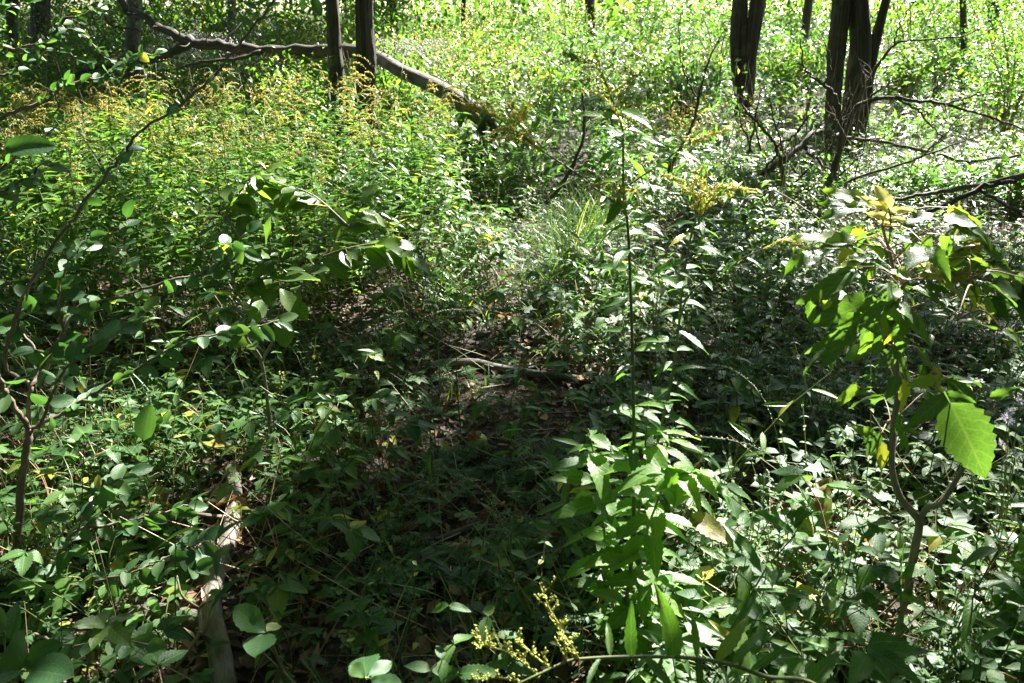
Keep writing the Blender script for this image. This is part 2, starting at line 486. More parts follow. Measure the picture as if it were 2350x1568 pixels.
YEL = (.36, .31, .05); BRN = (.13, .065, .03)
M = dict(
    gold=leaf_mat('goldenrod_leaf', [(0, (.034, .085, .020)), (.5, (.055, .125, .026)), (.93, (.095, .17, .03)), (1, YEL)], .42),
    herb=leaf_mat('herb_leaf', [(0, (.03, .08, .027)), (.5, (.048, .115, .03)), (.92, (.08, .16, .035)), (.97, (.22, .24, .05)), (1, YEL)], .42, .47),
    honey=leaf_mat('honeysuckle_leaf', [(0, (.034, .085, .035)), (.6, (.05, .115, .042)), (.96, (.08, .145, .05)), (1, (.3, .27, .06))], .36, .4, vein=.12),
    elder=leaf_mat('box_elder_leaf', [(0, (.045, .085, .03)), (.6, (.065, .12, .03)), (.9, (.12, .17, .035)), (1, (.3, .28, .05))], .42, .42, vein=.14, freq=7),
    yellow=leaf_mat('yellow_leaf', [(0, (.46, .40, .10)), (1, (.54, .48, .13))], .45, .5, tint=(.72, .76, .8), vein=.15, freq=7),
    mottled=leaf_mat('mottled_leaf', [(0, (.14, .16, .045)), (1, (.23, .21, .06))], .35, .5, tint=(.8, .85, .7), vein=.15, freq=7, spots=1.0),
    bright=leaf_mat('bright_herb_leaf', [(0, (.06, .125, .03)), (.6, (.09, .175, .035)), (1, (.13, .21, .045))], .48, .42, vein=.32, freq=9),
    sapling=leaf_mat('sapling_leaf', [(0, (.05, .09, .03)), (.6, (.075, .13, .032)), (.96, (.11, .17, .04)), (1, YEL)], .42, .34, vein=.2, freq=8),
    meadow=leaf_mat('meadow_leaf', [(0, (.035, .085, .025)), (.45, (.06, .13, .03)), (.85, (.10, .17, .045)), (.96, (.2, .22, .08)), (1, (.34, .28, .1))], .36, .38, tint=(1.0, 1.12, .6), spec=.55, vein=0.1),
    shrub=leaf_mat('shrub_leaf', [(0, (.04, .09, .025)), (.6, (.075, .145, .03)), (.95, (.12, .2, .04)), (1, (.36, .3, .05))], .42, .36, vein=0.1),
    crown=leaf_mat('tree_leaf', [(0, (.035, .07, .02)), (.7, (.06, .10, .022)), (1, (.12, .14, .03))], .3, .4, vein=0.1),
    grass=leaf_mat('grass_blade', [(0, (.03, .07, .03)), (.6, (.05, .10, .038)), (.9, (.09, .14, .05)), (1, (.3, .25, .12))], .25, .42, vein=0.0),
    drygrass=leaf_mat('dry_grass', [(0, (.3, .23, .12)), (1, (.42, .34, .2))], .25, .5, tint=(1, 1, 1), vein=0.0),
    litter=leaf_mat('dead_leaf', [(0, (.035, .018, .011)), (.5, (.075, .04, .024)), (.82, (.15, .085, .05)), (.95, (.32, .23, .15)), (1, (.28, .12, .03))], .15, .55, tint=(1.1, .8, .5), vein=.1),
    fern=leaf_mat('chervil_leaf', [(0, (.04, .09, .035)), (1, (.065, .13, .045))], .38, .45, vein=0.0),
    trunk=bark_mat('tree_bark', (.013, .011, .009), (.10, .085, .068), (1.6, 34), bump=1.0, patch=(.085, .085, .062)),
    dead=bark_mat('dead_wood', (.028, .022, .018), (.11, .09, .075), (5, 10)),
    pale=bark_mat('pale_log_bark', (.10, .082, .064), (.25, .22, .18), (9, 9), .75, .5, patch=(.10, .08, .06)),
    grey=bark_mat('grey_branch', (.05, .042, .035), (.20, .175, .145), (8, 8), .8, .5),
    twig=bark_mat('shrub_twig', (.09, .065, .045), (.24, .18, .13), (14, 4), .7, .3),
    young=bark_mat('sapling_bark', (.12, .10, .075), (.25, .22, .165), (16, 4), .65, .25),
    stem=plain_mat('green_stem', (.07, .10, .03), (.16, .17, .06), .5),
    rstem=plain_mat('red_stem', (.16, .07, .04), (.30, .16, .09), .5),
    strawstem=plain_mat('straw_stem', (.15, .11, .06), (.32, .25, .15), .6),
    flower=plain_mat('goldenrod_flower', (.60, .53, .08), (.78, .72, .22), .6, 60, .4),
    bud=plain_mat('goldenrod_bud', (.17, .24, .05), (.52, .5, .09), .6, 60, .25),
    white=plain_mat('white_flower', (.40, .40, .36), (.6, .6, .56), .7, 60, .25),
    lilac=plain_mat('aster_petal', (.50, .48, .74), (.72, .70, .86), .6, 60, .3),
    disc=plain_mat('aster_disc', (.42, .28, .04), (.55, .38, .06), .7),
    apple=plain_mat('apple_skin', (.30, .33, .06), (.46, .44, .10), .35, 9),
    bitten=plain_mat('rotten_flesh', (.22, .075, .025), (.42, .17, .05), .6, 40),
    seed=plain_mat('seed_white', (.4, .42, .25), (.6, .6, .42), .6),
    moss=plain_mat('moss', (.05, .07, .015), (.10, .12, .02), .9, 60),
)

# ------------------------------------------------------------------ objects
def thing(name, label, cat, loc=(0, 0, 0), group=None):
    o = bpy.data.objects.new(name, None); COL.objects.link(o)
    o.location = loc; o['label'] = label; o['category'] = cat; o.empty_display_size = .1
    if group:
        o['group'] = group
    return o


def part(name, me, parent=None, mat=None):
    o = bpy.data.objects.new(name, me); COL.objects.link(o)
    if parent is not None:
        o.parent = parent
    if mat is not None:
        o.matrix_basis = mat
    return o


def stuff(name, g, mat, label, cat):
    o = part(name, g.mesh(name, mat)); o['kind'] = 'stuff'; o['label'] = label; o['category'] = cat
    return o


LM = {}


def leaf_mesh(key, i, mat, name='leaf'):
    k = (key, i, mat.name)
    if k not in LM:
        g = G(); V, F, UV = TPL[key][i]
        g.add(V, F, np.concatenate([UV, np.zeros((len(V), 1))], 1))
        LM[k] = g.mesh(name, mat)
    return LM[k]


def mat4(pos, d, n, s):
    R = frames(np.asarray(d, float)[None], np.asarray(n, float)[None])[0]
    s = np.broadcast_to(np.asarray(s, float), (3,))
    m = np.eye(4); m[:3, :3] = R * s[None, :]; m[:3, 3] = pos
    return Matrix(m.tolist())


def leaf_obj(parent, key, mat, base, d, n, length, width=1.0, name='leaf', variant=None):
    """one leaf as a mesh of its own; base in the world, parent an unrotated Empty"""
    i = int(rng.integers(0, len(TPL[key]))) if variant is None else variant
    loc = np.asarray(base, float) - np.array(parent.location)
    return part(name, leaf_mesh(key, i, mat, name), parent, mat4(loc, d, n, (length, length * width, length)))


def leaf_between(parent, key, mat, a, b, n=(0, -.3, 1), width=1.0, variant=None, name='leaf'):
    a = np.asarray(a); b = np.asarray(b)
    return leaf_obj(parent, key, mat, a, b - a, n, np.linalg.norm(b - a), width, name, variant)


def tube_obj(parent, name, pts, rad, mat, sides=6, rough=0., seed=0, smooth=None):
    pts = np.asarray(pts, float)
    if smooth:
        rad = np.interp(np.linspace(0, 1, smooth), np.linspace(0, 1, len(pts)), np.broadcast_to(rad, (len(pts),)))
        pts = smooth_path(pts, smooth)
    g = G(); tube(g, pts - (np.array(parent.location) if parent is not None else 0), rad, sides, rough=rough, seed=seed)
    return part(name, g.mesh(name, mat), parent)


class Plant:
    """a kind of plant at its origin: stem, leaf records, flower"""
    def __init__(s, leafmat, stemmat, flowermat=None):
        s.stem, s.flower, s.rec = G(), G(), []
        s.leafmat, s.stemmat, s.flowermat = leafmat, stemmat, flowermat
        s.cache = {}

    def leaf(s, key, pos, d, n, length, width=1.0):
        s.rec.append((key, int(rng.integers(0, len(TPL[key]))), np.asarray(pos, float), np.asarray(d, float), np.asarray(n, float), length, width))

    def foliage(s):
        if 'fol' not in s.cache:
            g = G()
            for key, i, p, d, n, l, w in s.rec:
                inst(g, TPL[key][i], p[None], d[None], n[None], np.array([[l, l * w, l]]))
            s.cache['fol'] = g
        return s.cache['fol']

    def me(s, what):
        k = 'm' + what
        if k not in s.cache:
            s.cache[k] = {'stem': lambda: s.stem.mesh('stem', s.stemmat), 'foliage': lambda: s.foliage().mesh('foliage', s.leafmat),
                          'flower': lambda: s.flower.mesh('flower', s.flowermat)}[what]()
        return s.cache[k]

    def spawn(s, name, label, cat, loc, group=None, rz=None, scale=1., tilt=.08, separate=False, flower='flower_plume'):
        o = thing(name, label, cat, loc, group)
        o.rotation_euler = (float(rng.normal(0, tilt)), float(rng.normal(0, tilt)), float(U(0, 6.28)) if rz is None else rz)
        o.scale = (scale,) * 3
        if s.stem.n:
            part('stem', s.me('stem'), o)
        if s.flower.n:
            part(flower, s.me('flower'), o)['kind'] = 'stuff'
        if separate:
            for key, i, p, d, n, l, w in s.rec:
                part('leaf', leaf_mesh(key, i, s.leafmat), o, mat4(p, d, n, (l, l * w, l)))
        elif s.rec:
            part('foliage', s.me('foliage'), o)['kind'] = 'stuff'
        return o


def perp(t, a):
    """a direction across t, at angle a around it"""
    t = nrm(t); r = np.array([0, 0, 1.]) if abs(t[2]) < .95 else np.array([1., 0, 0])
    x = nrm(np.cross(r, t)); y = np.cross(t, x)
    return x * math.cos(a) + y * math.sin(a)


def plume(g, gs, p0, dirv, length, n=14, sz=.008, droop=.5, up=(0, 0, 1)):
    """one arching flower branch: florets crowded on its upper side"""
    d = nrm(dirv); t = np.linspace(0, 1, 6)[:, None]
    pts = p0 + d * length * t + np.array([0, 0, -1.]) * droop * length * t ** 2
    tube(gs, pts, np.linspace(.0016, .0007, 6), 3, cap=False)
    tt = U(.15, 1, n)
    q = smooth_path(pts, 30)[(tt * 29).astype(int)] + rng.normal(0, sz * .7, (n, 3)) + np.asarray(up) * sz * .7
    inst(g, OCT, q, nrm(rng.normal(0, .6, (n, 3)) + d + [0, 0, .6]), nrm(rng.normal(size=(n, 3))), (U(.6, 1.15, n) * sz)[:, None] * np.array([[1.5, .72, .6]]))


def goldenrod(h, seed, nl=40, fl=None, dense=1.0, leafkey='lance', ll=.135, side=None, plume_n=7):
    P = Plant(M['gold'], M['stem'], fl or M['flower'])
    a0 = U(0, 6.28) if side is None else side
    lean = U(.04, .16) * h
    t = np.linspace(0, 1, 9)[:, None]
    pts = np.concatenate([np.cos(a0) * lean * t ** 2.2, np.sin(a0) * lean * t ** 2.2, h * t], 1)
    pts[1:-1, :2] += rng.normal(0, .004, (7, 2))
    tube(P.stem, pts, np.linspace(.0042, .0018, 9), 5)
    path = smooth_path(pts, 60)
    for k in range(nl):
        f = .22 + .66 * (k + U()) / nl
        p = path[int(f * 59)]
        a = k * 2.4 + U(-.4, .4)
        el = U(-.15, .55)
        d = np.array([math.cos(a) * math.cos(el), math.sin(a) * math.cos(el), math.sin(el)])
        L = ll * (1.05 - .75 * max(0, f - .5) / .5) * U(.75, 1.2) * (.6 + .4 * min(1, f / .4))
        P.leaf(leafkey, p, d, [0, 0, 1], L, U(1.2, 1.8))
    for k in range(plume_n):
        f = .84 + .16 * k / plume_n
        p = path[int(f * 59)]
        a = a0 + U(-1.5, 1.5) if U() < .75 else U(0, 6.28)
        el = U(.25, .8)
        d = [math.cos(a) * math.cos(el), math.sin(a) * math.cos(el), math.sin(el)]
        plume(P.flower, P.stem, p, d, U(.13, .27) * (1.25 - .75 * (f - .84) / .16), int(34 * dense), .0042, U(.45, .95))
    plume(P.flower, P.stem, path[-1], [math.cos(a0), math.sin(a0), .5], .18, int(34 * dense), .0042, .8)
    return P


# ------------------------------------------------------------------ the setting: ground
def build_ground():
    xs = np.concatenate([np.linspace(-160, -14, 30), np.arange(-13.8, 14, .2), np.linspace(14, 160, 30)])
    ys = np.concatenate([np.linspace(-160, -3, 16), np.arange(-2.8, 14, .2), np.linspace(14.2, 45, 40), np.linspace(48, 260, 24)])
    X, Y = np.meshgrid(xs, ys, indexing='ij')
    V = np.stack([X, Y, terrain(X, Y)], -1).reshape(-1, 3)
    n = len(ys); i = np.arange(len(xs) - 1)[:, None]; j = np.arange(n - 1)[None]
    F = np.stack(np.broadcast_arrays(i * n + j, (i + 1) * n + j, (i + 1) * n + j + 1, i * n + j + 1), -1).reshape(-1, 4)
    g = G(); g.add(V, [F], np.zeros((len(V), 3)))
    o = part('ground', g.mesh('ground', ground_mat())); o['kind'] = 'structure'; o['label'] = 'dark woodland soil under leaf litter and herbs'; o['category'] = 'ground'
    return o


build_ground()


def wedge(N, y0, y1, margin=.6, power=1.0):
    """random ground points inside what the lens sees, between two distances"""
    y = y0 + (y1 - y0) * U(size=N) ** power
    w = .66 * np.hypot(y, CAMH) + margin
    x = U(-1, 1, N) * w
    return np.stack([x, y, terrain(x, y)], 1)


def inpatch(x, y):
    """the dense goldenrod patch beside the worn path"""
    right = np.interp(y, [3.7, 4.4, 5.2, 6.5, 8.2], [-.75, -.45, -.35, -.45, -.6])
    left = np.interp(y, [3.7, 4.6, 6, 8.2], [-1.9, -2.9, -3.9, -5.2])
    return (y > 3.75) & (y < np.where(x > -1.5, 6.9, 8.2)) & (x < right) & (x > left)


# ------------------------------------------------------------------ trees
TREES = []


def tree_trunk(name, label, stems, Yg, group=None, mat='trunk', top=11.0, sides=24, rough=.06):
    """stems: list of [(vx, vy, half-width in the photo's units)] from the top of the frame down; each goes on to the ground and up out of sight"""
    bx = np.mean([s[-1][0] for s in stems]); base = at(bx, 300, Yg); base[2] = float(terrain(base[0], base[1]))
    o = thing(name, label, 'tree', base - [0, 0, .12], group)
    tops = []
    for si, s in enumerate(stems):
        pts = []; rad = []
        for vx, vy, w in s:
            p = at(vx, vy, Yg); pts.append(p); rad.append(w * np.linalg.norm(p - EYE) / FOC)
        pts = pts[::-1]; rad = rad[::-1]          # bottom up
        d = nrm(pts[-1] - pts[0])
        foot = np.array([base[0] * .55 + pts[0][0] * .45, base[1] + U(-.05, .05), base[2] - .12])
        up = [pts[-1] + d * k + np.array([U(-.12, .12), U(-.12, .12), 0]) * k ** .8 for k in (1.2, 2.6, 4.2, top - pts[-1][2] - 1)]
        P = np.array([foot] + pts + up)
        R = np.array([rad[0] * 1.25] + rad + [rad[-1] * f for f in (.92, .8, .6, .25)])
        tube_obj(o, 'trunk', P, R, M[mat], sides, rough, seed=int(Yg * 10) + si, smooth=70)
        tops.append((P, R))
    TREES.append((o, tops))
    return o


twin = tree_trunk('tree', 'dark twin-stemmed tree rising out of the goldenrod beside the fallen trunk',
                  [[(760, -40, 13), (766, 60, 14), (772, 150, 15), (780, 225, 17)], [(833, -40, 18), (837, 60, 18), (840, 130, 20), (838, 200, 20)]], 8.0)
pair = tree_trunk('tree', 'stout mossy tree with two rough stems standing over dead branches',
                  [[(1934, -40, 18), (1931, 30, 17), (1922, 100, 16), (1916, 170, 16), (1912, 280, 14)],
                   [(1972, -40, 19), (1973, 30, 19), (1976, 100, 21), (1972, 167, 24), (1962, 233, 23), (1950, 330, 19)],
                   [(2040, -40, 8), (2033, 0, 8), (2016, 67, 9), (1997, 150, 11), (1986, 240, 11)]], 9.0, rough=.07)
triple = tree_trunk('tree', 'three close grey stems growing from one foot in the sunny meadow',
                    [[(1696, -40, 10), (1693, 0, 10), (1686, 83, 10), (1687, 167, 8), (1694, 230, 8)],
                     [(1709, -40, 8), (1707, 30, 8), (1705, 90, 8), (1706, 170, 8), (1708, 235, 8)],
                     [(1744, -40, 15), (1740, 0, 15), (1731, 67, 15), (1723, 133, 13), (1716, 230, 12)]], 12.0)
tree_trunk('slender_tree', 'slim dark sapling trunk alone in the bright meadow', [[(2208, -40, 6), (2209, 0, 6), (2211, 100, 6), (2211, 200, 6)]], 14.0, sides=9)
tree_trunk('slender_tree', 'thin crooked trunk half hidden by leaves between the two stout trees', [[(1862, -40, 7), (1856, 0, 8), (1848, 60, 8), (1847, 115, 6)]], 16.0, sides=9, rough=.12)
tree_trunk('slender_tree', 'ivy-dark trunk at the edge of the bright meadow', [[(2284, -40, 8), (2282, 20, 9), (2281, 100, 8)]], 18.0, sides=9, rough=.1)
tree_trunk('slender_tree', 'short dark trunk far off over the middle of the meadow', [[(1352, -40, 10), (1354, 10, 10), (1358, 50, 8)]], 19.0, sides=9, rough=.1)
tree_trunk('slender_tree', 'small far trunk above the yellow-green meadow', [[(1066, -40, 5), (1065, 0, 5), (1064, 26, 5)]], 21.0, sides=8)
tree_trunk('slender_tree', 'sunlit grey trunk behind the dark forked branch', [[(306, -40, 14), (307, 20, 14), (308, 60, 14), (305, 110, 14)]], 12.0, sides=12, mat='grey')
tree_trunk('slender_tree', 'narrow pale trunk in the shaded wood', [[(28, -40, 9), (28, 30, 9), (28, 90, 9)]], 13.0, sides=10)
tree_trunk('slender_tree', 'broad dark trunk in the shaded wood beside the pale one', [[(92, -40, 17), (92, 40, 18), (93, 100, 18)]], 14.0, sides=10)
tree_trunk('slender_tree', 'grey trunk behind white flowers beyond the forked branch', [[(532, -40, 8), (532, 10, 8), (531, 40, 8)]], 17.0, sides=10, mat='grey')

# ------------------------------------------------------------------ crowns: unseen leaf clumps placed to cast the wanted shade
def vheight(x, y):
    return np.where(inpatch(x, y), .85, np.where(y > 8, .7, np.where((y > 6) & (x > .8), .45, .12)))


SHADE = [  # where the wood is dark: centre and radii in the photo's units, depth of shade
    (1050, 1180, 430, 300, .97), (830, 1420, 420, 230, .93), (300, 1460, 380, 190, .72), (1850, 860, 330, 215, .95), (2200, 760, 260, 200, .80),
    (330, 40, 480, 130, .85), (60, 190, 190, 110, .75), (1730, 1290, 170, 180, .80), (2080, 950, 200, 160, .85),
    (1150, 950, 300, 70, .80), (200, 800, 330, 90, .66), (760, 820, 170, 120, .7), (490, 1420, 170, 150, .92), (930, 700, 120, 90, .5), (640, 860, 200, 60, .75), (1300, 1450, 260, 140, .85), (620, 1000, 130, 120, .35), (1560, 760, 60, 110, .5),
    (1500, 470, 220, 60, .35), (2000, 520, 300, 70, .45), (100, 480, 160, 120, .5), (1980, 1250, 440, 200, .72), (2050, 1480, 400, 120, .66), (2250, 1000, 200, 200, .8), (380, 1290, 280, 170, .6), (150, 700, 260, 120, .45),
]
LIT = [(1510, 1180, 150, 240, 1.), (555, 1180, 60, 110, .9), (390, 940, 300, 115, .85), (170, 1180, 150, 120, .6), (1450, 830, 120, 60, .5), (2130, 1380, 260, 150, .35), (1320, 690, 270, 110, .75), (100, 950, 170, 170, .8),
       (650, 660, 110, 110, .9), (2010, 460, 80, 60, 1.), (2180, 690, 90, 60, .8), (1800, 570, 70, 40, .9)]


SUNNY = [(1500, 1000, 1.72, .24), (1520, 1090, 1.66, .28), (1600, 1100, 1.62, .24), (1470, 1200, 1.7, .18), (1480, 1320, 1.7, .15), (1470, 1430, 1.68, .12), (2030, 470, 1.9, .18), (2180, 660, 1.65, .12), (2330, 770, 1.38, .06), 
         (640, 640, 2.55, .36), (600, 740, 2.5, .2), (760, 560, 2.65, .2), (1600, 430, 1.95, .1), (1810, 565, 1.85, .08), (60, 340, 1.25, .16), (1400, 430, 1.9, .06), (1250, 1400, 1.05, .07), (1640, 310, 1.9, .06), (150, 120, 2.7, .35), (540, 1180, 2.35, .15)]


DARK = [(2230, 1010, 1.38, .16), (2050, 850, 1.6, .2), (1960, 750, 1.65, .15), (1700, 1440, 1.05, .1), (200, 720, 2.2, .22), (60, 1200, 1.98, .2), (1070, 1250, 2.1, .35), (900, 1400, 1.75, .35)]     # plants darkened by unseen leaf clumps added on their sun lines


def shade_at(x, y):
    z = vheight(x, y)
    vx, vy = proj(np.stack([x, y, z + terrain(x, y)], -1))
    s = np.where((vx > -400) & (vx < 2750) & (vy < 2000), np.interp(vy, [480, 700, 900], [.12, .32, .5]), .75)
    s = np.where(vy > 1568, .75, s)
    s = np.where((vy < 330) & (vx > 850), 0.0, s)
    for cx, cy_, rx, ry, a in SHADE:
        q = ((vx - cx) / rx) ** 2 + ((vy - cy_) / ry) ** 2
        s = np.maximum(s, a * np.clip(1.6 - 1.1 * q, 0, 1))
    for cx, cy_, rx, ry, a in LIT:
        q = ((vx - cx) / rx) ** 2 + ((vy - cy_) / ry) ** 2
        s = s * (1 - a * np.clip(1.5 - 1.2 * q, 0, 1))
    return s


def build_crowns():
    N = 9000
    x = U(-9, 7.5, N); y = U(-.5, 15, N)
    dap = vnoise(x, y, .45, 21) * .62 + vnoise(x, y, 1.0, 22) * .38
    sh_ = shade_at(x, y)
    keep = sh_ * .78 + .02 + .2 * np.clip((sh_ - .82) / .1, 0, 1) > dap
    x, y = x[keep], y[keep]
    n2 = 5200                          # larger clumps added to shade the closed wood beyond the fallen trunk
    x2 = U(-26, -2.2, n2); y2 = U(9, 34, n2)
    k2 = (x2 < -2.2 - .12 * (y2 - 9)) & (vnoise(x2, y2, 1.2, 23) < .72)
    x = np.concatenate([x, x2[k2]]); y = np.concatenate([y, y2[k2]])
    far = np.concatenate([np.zeros(len(x) - k2.sum(), bool), np.ones(k2.sum(), bool)])
    hi = np.zeros(len(x))
    h = 4.6 + 2.6 * vnoise(x, y, 2.2, 31) + U(-.5, .5, len(x)) + hi
    z0 = vheight(x, y)
    C = np.stack([x, y, z0], 1) + SUN[None] * ((h - z0) / SUN[2])[:, None]
    size = np.where(far, 2.3, 1.0)
    for vx, vy, Y, r in DARK:  # extra unseen clumps added sunward of each plant to shade it
        q = at(vx, vy, Y); k = int(60 * r + 26 * (r / .2) ** 2)
        c0 = q + rng.normal(0, r * .55, (k, 3)); c0 = c0 + SUN[None] * (U(4.6, 6.5, k) / SUN[2])[:, None]
        C = np.vstack([C, c0]); size = np.concatenate([size, np.ones(k)])
    for (vx, vy, Y, r) in SUNNY:      # gaps cut into the crown clumps so the sun reaches a chosen plant
        q = at(vx, vy, Y)
        w = C - q; dist = np.linalg.norm(w - (w @ SUN)[:, None] * SUN[None], axis=1)
        size = size[dist > r + .14]; C = C[dist > r + .14]
    axes = []
    for o, tops in TREES:
        axes.append(np.array([np.interp(5.5, tops[0][0][:, 2], tops[0][0][:, 0]), tops[0][0][:, 1].mean()]))
    axes = np.array(axes)
    D = np.linalg.norm(C[:, None, :2] - axes[None], axis=2)
    own = D.argmin(1)
    for ti, (o, tops) in enumerate(TREES):
        base = np.array(o.location)
        m = np.where(own == ti)[0]
        cl = C[m]; sz = size[m]
        # every tree also carries leaves round its own head
        ax = tops[0][0]
        nh = 60
        hh = U(7, 10, nh)
        own_head = np.stack([np.interp(hh, ax[:, 2], ax[:, 0]), np.interp(hh, ax[:, 2], ax[:, 1]), hh], 1) + rng.normal(0, .8, (nh, 3))
        if len(cl) < 20:
            cl = np.vstack([cl, own_head]); sz = np.concatenate([sz, np.ones(nh)])
        # limbs towards the leaf masses
        k = int(np.clip(len(cl) / 45, 3, 16))
        ends = cl[rng.choice(len(cl), k, replace=False)]
        nodes = []
        for e in ends:
            P, R = tops[int(rng.integers(0, len(tops)))]
            hz = min(max(e[2] - U(1.2, 2.6), 3.4), P[-1, 2] - .3)
            s0 = np.array([np.interp(hz, P[:, 2], P[:, 0]), np.interp(hz, P[:, 2], P[:, 1]), hz])
            r0 = max(.02, np.interp(hz, P[:, 2], R) * .5)
            mid = s0 * .5 + e * .5 + np.array([U(-.2, .2), U(-.2, .2), U(.1, .5)])
            pth = smooth_path([s0, mid, e], 9)
            tube_obj(o, 'limb', pth, np.linspace(r0, .012, 9), M['trunk'], 6)
            nodes.append(pth[2:])
        nodes = np.vstack(nodes)
        gt = G()
        near = np.linalg.norm(cl[:, None] - nodes[None], axis=2).argmin(1)
        for c, ni in zip(cl, near):
            a = nodes[ni]
            tube(gt, [a, (a + c) / 2 + rng.normal(0, .06, 3), c], [.005, .0035, .002], 3, cap=False)
        gt.v = [v - base for v in gt.v]
        part('twigs', gt.mesh('twigs', M['trunk']), o)
        nl = 11
        zz = np.repeat(sz, nl)
        P = np.repeat(cl, nl, 0) + rng.normal(0, .115, (len(cl) * nl, 3)) * zz[:, None]
        d = nrm(rng.normal(size=P.shape) + [0, 0, -.4]); n = nrm(rng.normal(0, .6, P.shape) + [0, 0, 1] + SUN * .4)
        gl = G(); inst_var(gl, 'broad', P - base, d, n, U(.10, .17, len(P)) * zz)
        part('crown', gl.mesh('crown', M['crown']), o)


build_crowns()

# ------------------------------------------------------------------ fallen trunks, logs, branches
def branch_thing(name, label, main, rad, mat, twigs=(), sides=8, rough=.06, group=None, smooth=18, cat='branch', mainname='bough'):
    """main: [(vx, vy, Y)]; twigs: [([(vx, vy, Y)...], r0, r1)]"""
    pts = np.array([at(*p) for p in main])
    base = pts[pts[:, 2].argmin()].copy()
    o = thing(name, label, cat, base, group)
    if mainname == 'bough':
        n = 5 * len(pts); q = smooth_path(pts, n); q[1:-1] += rng.normal(0, min(.009, max(rad) * .16), (n - 2, 3))
        tube_obj(o, mainname, q, np.linspace(rad[0], rad[1], n) * .82 * U(.85, 1.18, n), M[mat], sides, rough, seed=int(main[0][0]))
    else:
        tube_obj(o, mainname, pts, np.linspace(rad[0], rad[1], len(pts)), M[mat], sides, rough, seed=int(main[0][0]), smooth=smooth)
    for tw in twigs:
        q = np.array([at(*p) for p in tw[0]])
        n = 5 * len(q); q = smooth_path(q, n); q[1:-1] += rng.normal(0, .008, (n - 2, 3))
        tube_obj(o, 'side_branch', q, np.linspace(tw[1], tw[2], n) * .85, M[tw[3] if len(tw) > 3 else mat], 6, rough, seed=int(tw[0][0][0]))
    return o


def thorn_twigs(o, path, n, mat, r=.004, ln=.3):
    """fine dead side twigs on a branch"""
    base = np.array(o.location)
    for k in range(n):
        i = int(U(.15, .98) * (len(path) - 1)); p = path[i]
        t = nrm(path[min(i + 1, len(path) - 1)] - path[max(i - 1, 0)])
        d = nrm(perp(t, U(0, 6.28)) + t * .7 + [0, 0, .25])
        L = ln * U(.3, 1.)
        q = [p, p + d * L * .5 + rng.normal(0, .02, 3), p + d * L + rng.normal(0, .04, 3)]
        tube_obj(o, 'twig', q, [r, r * .7, r * .35], M[mat], 4, smooth=6)


def stakes(a, b, n=14):
    return smooth_path([at(*p) for p in (a, b)], n)


L1 = [(262, -40, 9.6), (281, 0, 9.5), (294, 27, 9.4), (318, 31, 9.3), (367, 63, 9.1), (433, 94, 8.9), (484, 103, 8.8), (550, 112, 8.7), (640, 118, 8.6), (740, 119, 8.5), (800, 118, 8.4), (870, 136, 8.35)]
lt = branch_thing('fallen_tree', 'dark forked trunk fallen against the twin-stemmed tree', L1, (.035, .085), 'dead',
                  [([(436, 95, 8.9), (400, 117, 8.9), (367, 133, 9.0), (300, 147, 9.2), (180, 168, 9.4), (120, 260, 9.4)], .06, .02),
                   ([(600, 118, 8.6), (540, 135, 8.5), (470, 140, 8.5), (400, 160, 8.6)], .03, .01),
                   ([(240, 38, 9.3), (258, 60, 9.2), (290, 64, 9.2), (330, 75, 9.2)], .018, .006)], cat='fallen trunk')
thorn_twigs(lt, smooth_path([at(*p) for p in L1], 40), 14, 'dead', .007, .6)
L2 = [(866, 132, 8.3), (895, 148, 8.1), (925, 166, 7.9), (985, 192, 7.7), (1040, 222, 7.5), (1085, 252, 7.4), (1118, 274, 7.35)]
lg = branch_thing('broken_log', 'broken grey log with sunlit upper side above the goldenrod', L2, (.06, .078), 'grey',
                  [([(1040, 232, 7.5), (1075, 262, 7.45), (1105, 283, 7.4), (1108, 310, 7.4), (1102, 420, 7.4)], .05, .04, 'dead'),
                   ([(1118, 276, 7.35), (1132, 292, 7.33), (1134, 330, 7.33), (1130, 430, 7.33)], .05, .03, 'dead')], sides=14, rough=.045, smooth=26, cat='log', mainname='log_body')
for k in range(9):   # jagged torn end
    p = at(1113 + U(-6, 6), 272 + U(-12, 8), 7.36)
    tube_obj(lg, 'splinter', [p, p + np.array([U(.03, .09), U(-.05, .02), U(-.06, -.01)])], [.016, .002], M['dead'], 4)
LIMBG = None
R1 = [(1560, 440, 7.3), (1653, 416, 7.2), (1726, 403, 7.1), (1783, 380, 7.1), (1826, 347, 7.2), (1860, 312, 7.3), (1888, 303, 7.4), (1930, 313, 7.5), (2033, 328, 7.5), (2133, 350, 7.4), (2217, 370, 7.3), (2350, 356, 7.2), (2420, 350, 7.2)]
b = branch_thing('dead_branch', 'long arched dead branch running past the foot of the mossy tree', R1, (.036, .012), 'dead',
                 [([(1845, 335, 7.25), (1870, 365, 7.1), (1910, 395, 7.0), (1950, 420, 7.0)], .02, .008),
                  ([(1750, 395, 7.1), (1790, 345, 7.0), (1815, 330, 7.0), (1842, 290, 7.0)], .014, .005),
                  ([(2133, 350, 7.4), (2180, 300, 7.4), (2240, 270, 7.4)], .012, .004)])
thorn_twigs(b, smooth_path([at(*p) for p in R1], 60), 26, 'dead', .005, .4)
R2 = [(1900, 440, 6.9), (1905, 415, 6.9), (1920, 380, 6.9), (1930, 317, 6.95), (1928, 267, 7), (1916, 223, 7), (1893, 197, 7), (1856, 167, 7), (1840, 140, 7), (1838, 90, 7)]
b = branch_thing('dead_branch', 'upright crooked dead branch in front of the mossy tree', R2, (.042, .006), 'dead',
                 [([(1928, 270, 7), (1945, 235, 7), (1960, 200, 7), (1985, 150, 7)], .012, .004), ([(1893, 197, 7), (1905, 160, 7), (1900, 120, 7), (1880, 70, 7)], .01, .003)])
